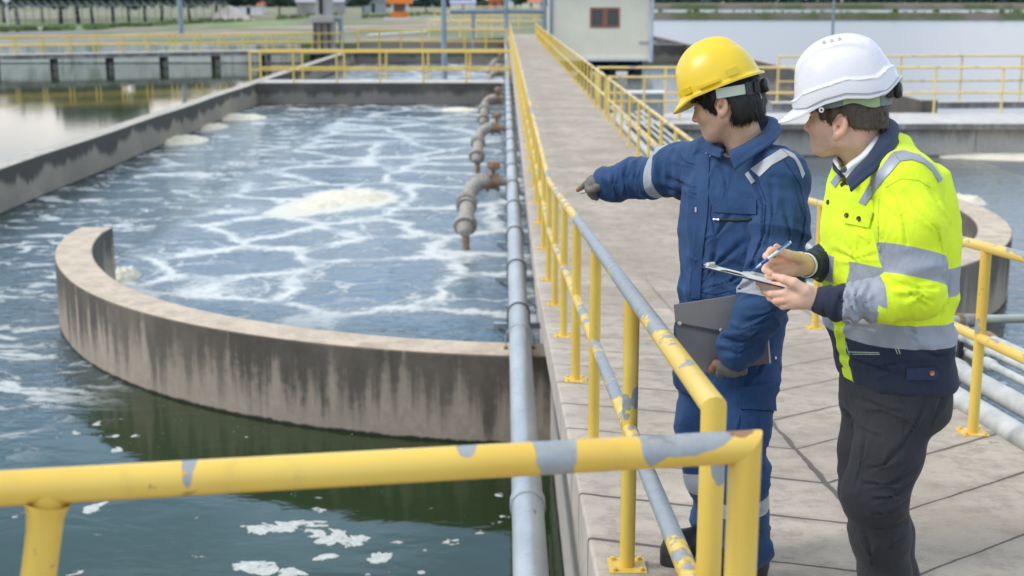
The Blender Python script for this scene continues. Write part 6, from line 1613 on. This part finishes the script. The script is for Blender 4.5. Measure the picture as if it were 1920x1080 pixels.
    v = creases(v, q, vnormals(v, q), [[1.4, (1650, 345), (1646, 420), (1650, 478)], [(1668, 390), (1656, 450), (1652, 485)], [(1690, 556), (1722, 552), (1748, 566)], [1.2, (1655, 524), (1700, 545), (1738, 575)], [(1672, 530), (1715, 540), (1755, 540)], [1.2, (1602, 530), (1590, 560), (1604, 594)], [1.2, (1618, 530), (1603, 555), (1612, 592)], [(1585, 537), (1576, 562), (1588, 588)], [(1632, 532), (1622, 560), (1632, 594)],
        [(1562, 472), (1600, 486), (1642, 478)], [(1592, 428), (1602, 465), (1598, 492)], [(1700, 365), (1758, 430), (1772, 500)], [(1742, 352), (1780, 420)], [(1572, 664), (1640, 688), (1700, 680)], [(1722, 654), (1755, 668), (1786, 664)], [(1560, 612), (1600, 606), (1640, 616)], [(1700, 610), (1716, 625), (1716, 642)], [(1660, 350), (1690, 400), (1700, 460)], [(1575, 600), (1572, 640)], [(1630, 690), (1690, 700)], [(1620, 420), (1630, 460)], [(1760, 590), (1776, 560), (1782, 520)]], .0075, .008)
    dt, f, l, a, sa, b, sb = parts(v)
    zf = lambda vv, u=1672: J(u, vv, 3.42)[2]
    def rg(s, lo_, hi_): return np.minimum(s-lo_, hi_-s)
    front = f > .02
    plk = np.where((lab == 0) & (f > .03), .033-np.abs(l+.010), -1)
    chest = np.where(lab == 0, rg(z, zf(549), zf(497)), -1); waist = np.where(lab == 0, rg(z, zf(643), zf(599)), -1)
    sk = (v-np.array(la[1]))@np.array([.60, 0, 0]); b1 = np.where(lab == 1, rg(sa-sk*.55, L_a[1]+.052, L_a[1]+.124), -1)
    sk2 = (v-np.array(la[3]))@np.array([.25, 0, .55]); b2 = np.where(lab == 1, rg(sa+sk2*.35, L_a[2]+.098, L_a[2]+.172), -1)
    navy = np.where(lab == 1, sa+sk2*.35-L_a[2]-.165, np.where(lab == 2, sb-L_b[1]-.02, zf(640)-z))
    band = np.maximum(np.maximum(chest, waist), np.maximum(b1, b2))
    jk = to_obj('jacket', [(v, q)], M['hivis'], body, dict(placket=np.clip(plk, -.03, .03), band=np.clip(band, -.03, .03), navy=np.clip(navy, -.03, .03)))
    dr = Drape(jk); LM = M['lime']
    dr.patch([[(1611, 380), (1636, 338), (1673, 288)], [(1623, 385), (1650, 347), (1688, 303)]], 12, 4, .0035).build('shoulder_tape', M['tape_dark'], jk, smooth=60)
    dr.patch([[(1674, 287), (1693, 283), (1724, 291), (1748, 310), (1766, 336)], [(1688, 303), (1709, 300), (1731, 307), (1748, 322), (1759, 342)]], 16, 4, .0035).build('shoulder_tape', M['tape_dark'], jk, smooth=60)
    dr.patch([[(1559, 343), (1572, 326)], [(1567, 353), (1577, 338)]], 4, 4, .004).build('shoulder_tape', M['tape_dark'], jk, smooth=60)
    fp = dr.patch([[(1592, 383), (1640, 399)], [(1584, 418), (1631, 427)]], 8, 5, .0065).build('pocket_flap', LM, jk, smooth=50)
    for (u, vv) in ((1591, 405), (1614, 410)): dr.button(u, vv, .0075, None, .011).build('snap', M['snap'], fp, smooth=50)
    for (u, vv) in ((1553, 379), (1578, 684), (1580, 346)): dr.button(u, vv, .0070).build('snap', M['snap'], jk, smooth=50)
    dr.button(1530, 521, .0075).build('snap', simple('olive_snap', (.20, .22, .02), .5), jk, smooth=50)
    tb = dr.patch([[(1700, 690), (1752, 688), (1760, 699)], [(1699, 711), (1752, 711), (1760, 700)]], 8, 3, .006).build('waist_tab', M['navy'], jk, smooth=50); dr.button(1745, 698, .0085, None, .009).build('snap', M['brass'], tb, smooth=50)
    sm = MB()
    for ln in ([(1584, 642), (1591, 660), (1648, 661)], [(1586, 640), (1592, 664), (1650, 664)], [(1677, 648), (1683, 664)], [(1682, 648), (1688, 664)]): dr.line(ln, .0011, .0006, sm, 5, 6)
    sm.build('pale_stitching', simple('pale_thread', (.45, .55, .42), .8), jk, smooth=50)
    sm = MB()
    for ln in ([(1648, 372), (1646, 420), (1648, 470)], [(1660, 352), (1690, 335), (1722, 338), (1745, 352)]): dr.line(ln, .0010, .0001, sm, 5, 12)
    sm.build('seam', simple('dark_lime_seam', (.40, .60, .008), .9), jk, smooth=50)
    # collar, shirt
    collar([(J(1588, 336, 3.405), J(1595, 359, 3.352)), (J(1603, 318, 3.41), J(1617, 340, 3.352)), (J(1628, 292, 3.425), J(1650, 312, 3.375)), (J(1650, 256, 3.47), J(1678, 278, 3.43)), (J(1664, 224, 3.58), J(1689, 250, 3.62)), (J(1640, 224, 3.69), J(1650, 248, 3.76)), (J(1598, 268, 3.69), J(1590, 298, 3.74)), (J(1575, 302, 3.60), J(1563, 314, 3.60)), (J(1580, 322, 3.50), J(1578, 333, 3.48))], M['navy'], 'collar', jk, .007)
    so = collar([(J(1580, 320, 3.455), J(1588, 338, 3.428)), (J(1592, 306, 3.448), J(1600, 326, 3.425)), (J(1616, 288, 3.462), J(1628, 306, 3.445)), (J(1640, 258, 3.49), J(1655, 276, 3.48)), (J(1654, 236, 3.58), J(1664, 256, 3.60)), (J(1630, 240, 3.65), J(1640, 268, 3.67)), (J(1595, 278, 3.64), J(1592, 300, 3.66)), (J(1571, 293, 3.57), J(1574, 310, 3.56)), (J(1574, 312, 3.50), J(1581, 326, 3.48))], M['shirt'], 'shirt_collar', body, .004)
    for p0, d_, r in ((np.array(la[-1]), e_end, .0295), (np.array(ra[-1]), r_end, .0335)):
        MB().lathe([(r-.002, -.02), (r, .000), (r+.0008, .005), (r-.0005, .0075), (r-.003, .007), (r-.003, -.02)], p0, d_, 28, False).build('shirt_cuff', M['shirt'], body, smooth=60)
    MB().lathe([(.003, -.004), (.009, -.003), (.009, .003), (.003, .004)], J(1583, 318, 3.435), (-.6, -.7, .1), 12).build('collar_button', M['snap'], body, smooth=40)
    # ---- trousers, shoes
    def tparts(P):
        dt, f, l = loft(P, leg, 2.3); a, sa = chain(P, ll, llr, .04); b, sb = chain(P, rl, rlr, .04); return dt, a, sa, b, sb
    def tf(P):
        dt, a, sa, b, sb = tparts(P); return smin(dt, smin(a, b, .008), .05)
    lo, hi = bbox([s[0] for s in leg]+ll+rl, .24); tv_, tq_ = surface_nets(tf, lo, hi, .0055); tv_ = relax(tv_, tq_, 1, .4)
    dt, a, sa, b, sb = tparts(tv_); n = vnormals(tv_, tq_); lab = np.argmin(np.stack([dt, a, b]), 0); disp = np.zeros(len(tv_))
    for k_, pts, s_, sd in ((1, ll, sa, 7.0), (2, rl, sb, 8.0)):
        L_ = plen(pts); disp = np.where(lab == k_, fold_field(tv_, np.array(pts[3])-pts[1]+np.array([.18, 0, 0]), .0065, 15, 4.5, sd)*(.35+1.0*np.exp(-((s_-L_[2]-.02)/.09)**2)+.6*np.exp(-((s_-L_[-1])/.08)**2)), disp)
    disp = np.where(lab == 0, fold_field(tv_, np.array([.5, -.2, 1]), .007, 10, 4, 9.0), disp)
    tv_ = relax(tv_+n*disp[:, None], tq_, 1, .3)
    tv_ = creases(tv_, tq_, vnormals(tv_, tq_), [[(1600, 745), (1650, 762), (1690, 775)], [(1580, 762), (1610, 800), (1650, 822)], [1.4, (1712, 884), (1672, 908), (1620, 908)], [1.5, (1706, 906), (1680, 930), (1636, 938)], [1.3, (1700, 940), (1675, 960), (1640, 966)], [1.2, (1698, 978), (1668, 990), (1640, 992)], [(1628, 780), (1616, 860), (1604, 915)], [(1625, 1000), (1636, 1060)], [(1690, 1010), (1665, 1030)], [(1740, 740), (1720, 790), (1690, 840)], [(1770, 740), (1745, 800)], [(1690, 840), (1660, 870), (1630, 880)]], .0060, .009)
    tr_ = to_obj('trousers', [(tv_, tq_)], M['trouser'], body); dt_ = Drape(tr_)
    dt_.line([(1675, 722), (1681, 740), (1693, 755)], .0022, .0008, None, 6, 6).build('pocket_edge', M['dark'], tr_, smooth=50)
    dt_.line([(1697, 760), (1690, 830), (1676, 900)], .0012, .0002, None, 5, 10).build('side_seam', M['dark'], tr_, smooth=50)
    for a in (a1, a2):
        g = floor_z(a[1]); tp_ = nrmz(np.array([-.93, -.25, 0]))
        def bo(P, a=a, g=g):
            h_ = a-tp_*.035; h_[2] = g+.045; m_ = a+tp_*.08; m_[2] = g+.045; t_ = a+tp_*.18; t_[2] = g+.036
            d, _ = chain(P, [h_, m_, t_], [.042, .046, .034], .02); e, _ = chain(P, [a+np.array([0, 0, .05]), a+np.array([0, 0, -.03])], [.048, .046]); d = smin(d, e, .03); return smax(d, g+.001-P[:, 2], .004)
        lo, hi = bbox([a, a+tp_*.18, np.array([a[0], a[1], g])], .11); bv, bq = surface_nets(bo, lo, hi, .008); to_obj('shoe', [(bv, bq)], M['boot'], body)
    # ---- hair, helmet
    def mask(Q):
        f, l, u = Q[:, 0], np.abs(Q[:, 1]), Q[:, 2]
        back = np.minimum(-.026-f, u-.004); side = np.maximum(np.minimum(np.minimum(.030+.1*u-f, u+.050), f-.004), np.minimum(np.minimum(.062+.4*u-f, u-.004), f-.004)); top = np.minimum(u-.036, .076-f+.15*u)
        ear = np.hypot((f+.008)/.025, (u-.001)/.038)-1; m = np.maximum(np.maximum(back, side), top); return np.where(l > .05, np.minimum(m, ear*.025), m)
    hair_obj(hf, 'hair', M['hair_brown'], body, mask, .0055, 5200, 6, .0032, (-.55, 0, -1), (.006, .015))
    kf = Frame(J(1584, 172, Y), 22*D2R, 13*D2R)
    A_ = lambda xs, ys: (lambda th: float(np.interp(abs((th+math.pi) % (2*math.pi)-math.pi)/D2R, xs, ys)))
    sty = dict(abc=(.133, .110, .144), rim=A_([0, 30, 52, 75, 98, 120, 142, 165, 180], [-.020, -.026, -.028, -.014, -.010, -.022, -.024, -.006, .000]), lip=.007, peak=.044, rear=.010, slope=.020, rslope=-.012,
               ridges=[(0, .034, .0080, -.85, .98), (.058, .008, .0055, -.72, .85)], step=A_([0, 35, 48, 75, 100, 118, 135, 155, 180], [.006, .006, .020, .028, .036, .028, .024, .042, .044]))
    he = helmet(kf, M['helmet_w'], body, sty)
    mb = MB()
    for k in (-.02, .0, .02):
        mb.lathe([(.0045, -.002), (.0045, .004), (.003, .006)], kf.w(k+.004, .044, .1385), tuple(kf.up*.9+kf.lf*.4), 10)
    mb.build('vent_studs', M['helmet_w'], he, smooth=40)
    sf = Frame(kf.w(.0, 0, -.016), 22*D2R, 6*D2R, 0.0, .965)
    wv = lambda th: .010*math.exp(-((th/D2R-105)/16)**2)-.008*math.exp(-((th/D2R-135)/18)**2)
    band_strip(sf, M['strap_grey'], 'headband', he, .118, .096, 58*D2R, 92*D2R, -.020, .006, .004, 20, wv); band_strip(sf, M['strap_green'], 'headband', he, .118, .096, 92.5*D2R, 150*D2R, -.020, .008, .004, 24, wv)
    band_strip(sf, M['strap_grey'], 'headband_slider', he, .121, .099, 146*D2R, 214*D2R, -.026, .022, .005); ratchet(sf, he, .118, .010)
    mb = MB(); c = kf.w(.050, .110, -.031); pts = [tuple(np.array(c)+kf.fw*.005*math.cos(t_)+kf.up*.005*math.sin(t_)) for t_ in np.linspace(0, 2*math.pi, 17)]
    mb.tube(pts, .002, 6); mb.build('strap_loop', M['helmet_w'], he, smooth=60)
    # ---- clipboard and pen
    a = Vector(J(1313, 499, 3.44)); b_ = Vector(J(1474, 539, 3.375)); ax = (b_-a).normalized(); dep = Vector((.05, .975, -.125)); dep = (dep-ax*dep.dot(ax)).normalized(); nm = ax.cross(dep).normalized(); nm = nm if nm.z > 0 else -nm
    cb = empty('clipboard', tuple((a+b_)/2), 'navy clipboard with white paper held by the worker in the white helmet', 'clipboard')
    def slab(p0, l_, d0, d1, h0, h1):
        vs = [p0+ax*x+dep*y+nm*h for h in (h0, h1) for x, y in ((0, d0), (l_, d0), (l_, d1), (0, d1))]; return vs, [(3,2,1,0),(4,5,6,7),(0,1,5,4),(1,2,6,5),(2,3,7,6),(3,0,4,7)]
    Lb = (b_-a).length
    fix_normals(MB().add(*slab(a, Lb, -.01, .215, -.0035, 0)).build('board', simple('navy_board', (.012, .016, .05), .4), cb, bevel=.001))
    fix_normals(MB().add(*slab(a+ax*.012, Lb-.055, .0, .205, .0004, .0022)).build('paper', M['white'], cb))
    g = []; n_ = 8
    for i in range(n_+1):
        for j in (0, 1): g.append(a+ax*(.052+.07*i/n_)+dep*(-.004+.10*j)+nm*(.0026+.006*math.sin(math.pi*i/n_)**1.0*(1-.6*j)))
    MB().add(g, [(2*i, 2*i+2, 2*i+3, 2*i+1) for i in range(n_)]).build('lifted_sheet', M['white'], cb, smooth=60)
    fix_normals(MB().add(*slab(a+ax*.004, .026, .035, .15, .0024, .007)).build('clip', M['galv'], cb, bevel=.001))
    MB().tube([a+ax*.017+dep*.0+nm*.009, a+ax*.017+dep*.16+nm*.009], .0045, 10).build('clip_roll', M['white'], cb, smooth=50)
    p0, p1 = Vector(J(1417, 503, 3.415)), Vector(J(1489, 449, 3.405)); d = (p1-p0).normalized()
    pn = empty('pen', tuple(p0), 'blue and clear ballpoint pen held over the clipboard', 'pen')
    clr = simple('clear_pen_plastic', (.45, .62, .70), .2); blu = simple('pen_blue', (.012, .06, .28), .35)
    MB().lathe([(.0008, 0), (.0025, .006), (.0042, .018)], p0, d, 12).build('nib', M['galv'], pn, smooth=50)
    MB().lathe([(.0044, .0185), (.0050, .022), (.0050, .040)], p0, d, 12).build('grip', blu, pn, smooth=50)
    MB().lathe([(.0044, .0405), (.0044, .105), (.0035, .114)], p0, d, 12).build('barrel', clr, pn, smooth=50)
    MB().tube([p0+d*.075+Vector((-.004, -.004, .003)), p0+d*.112+Vector((-.004, -.004, .003))], .0016, 8).build('pocket_clip', blu, pn, smooth=50)
worker_yellow()
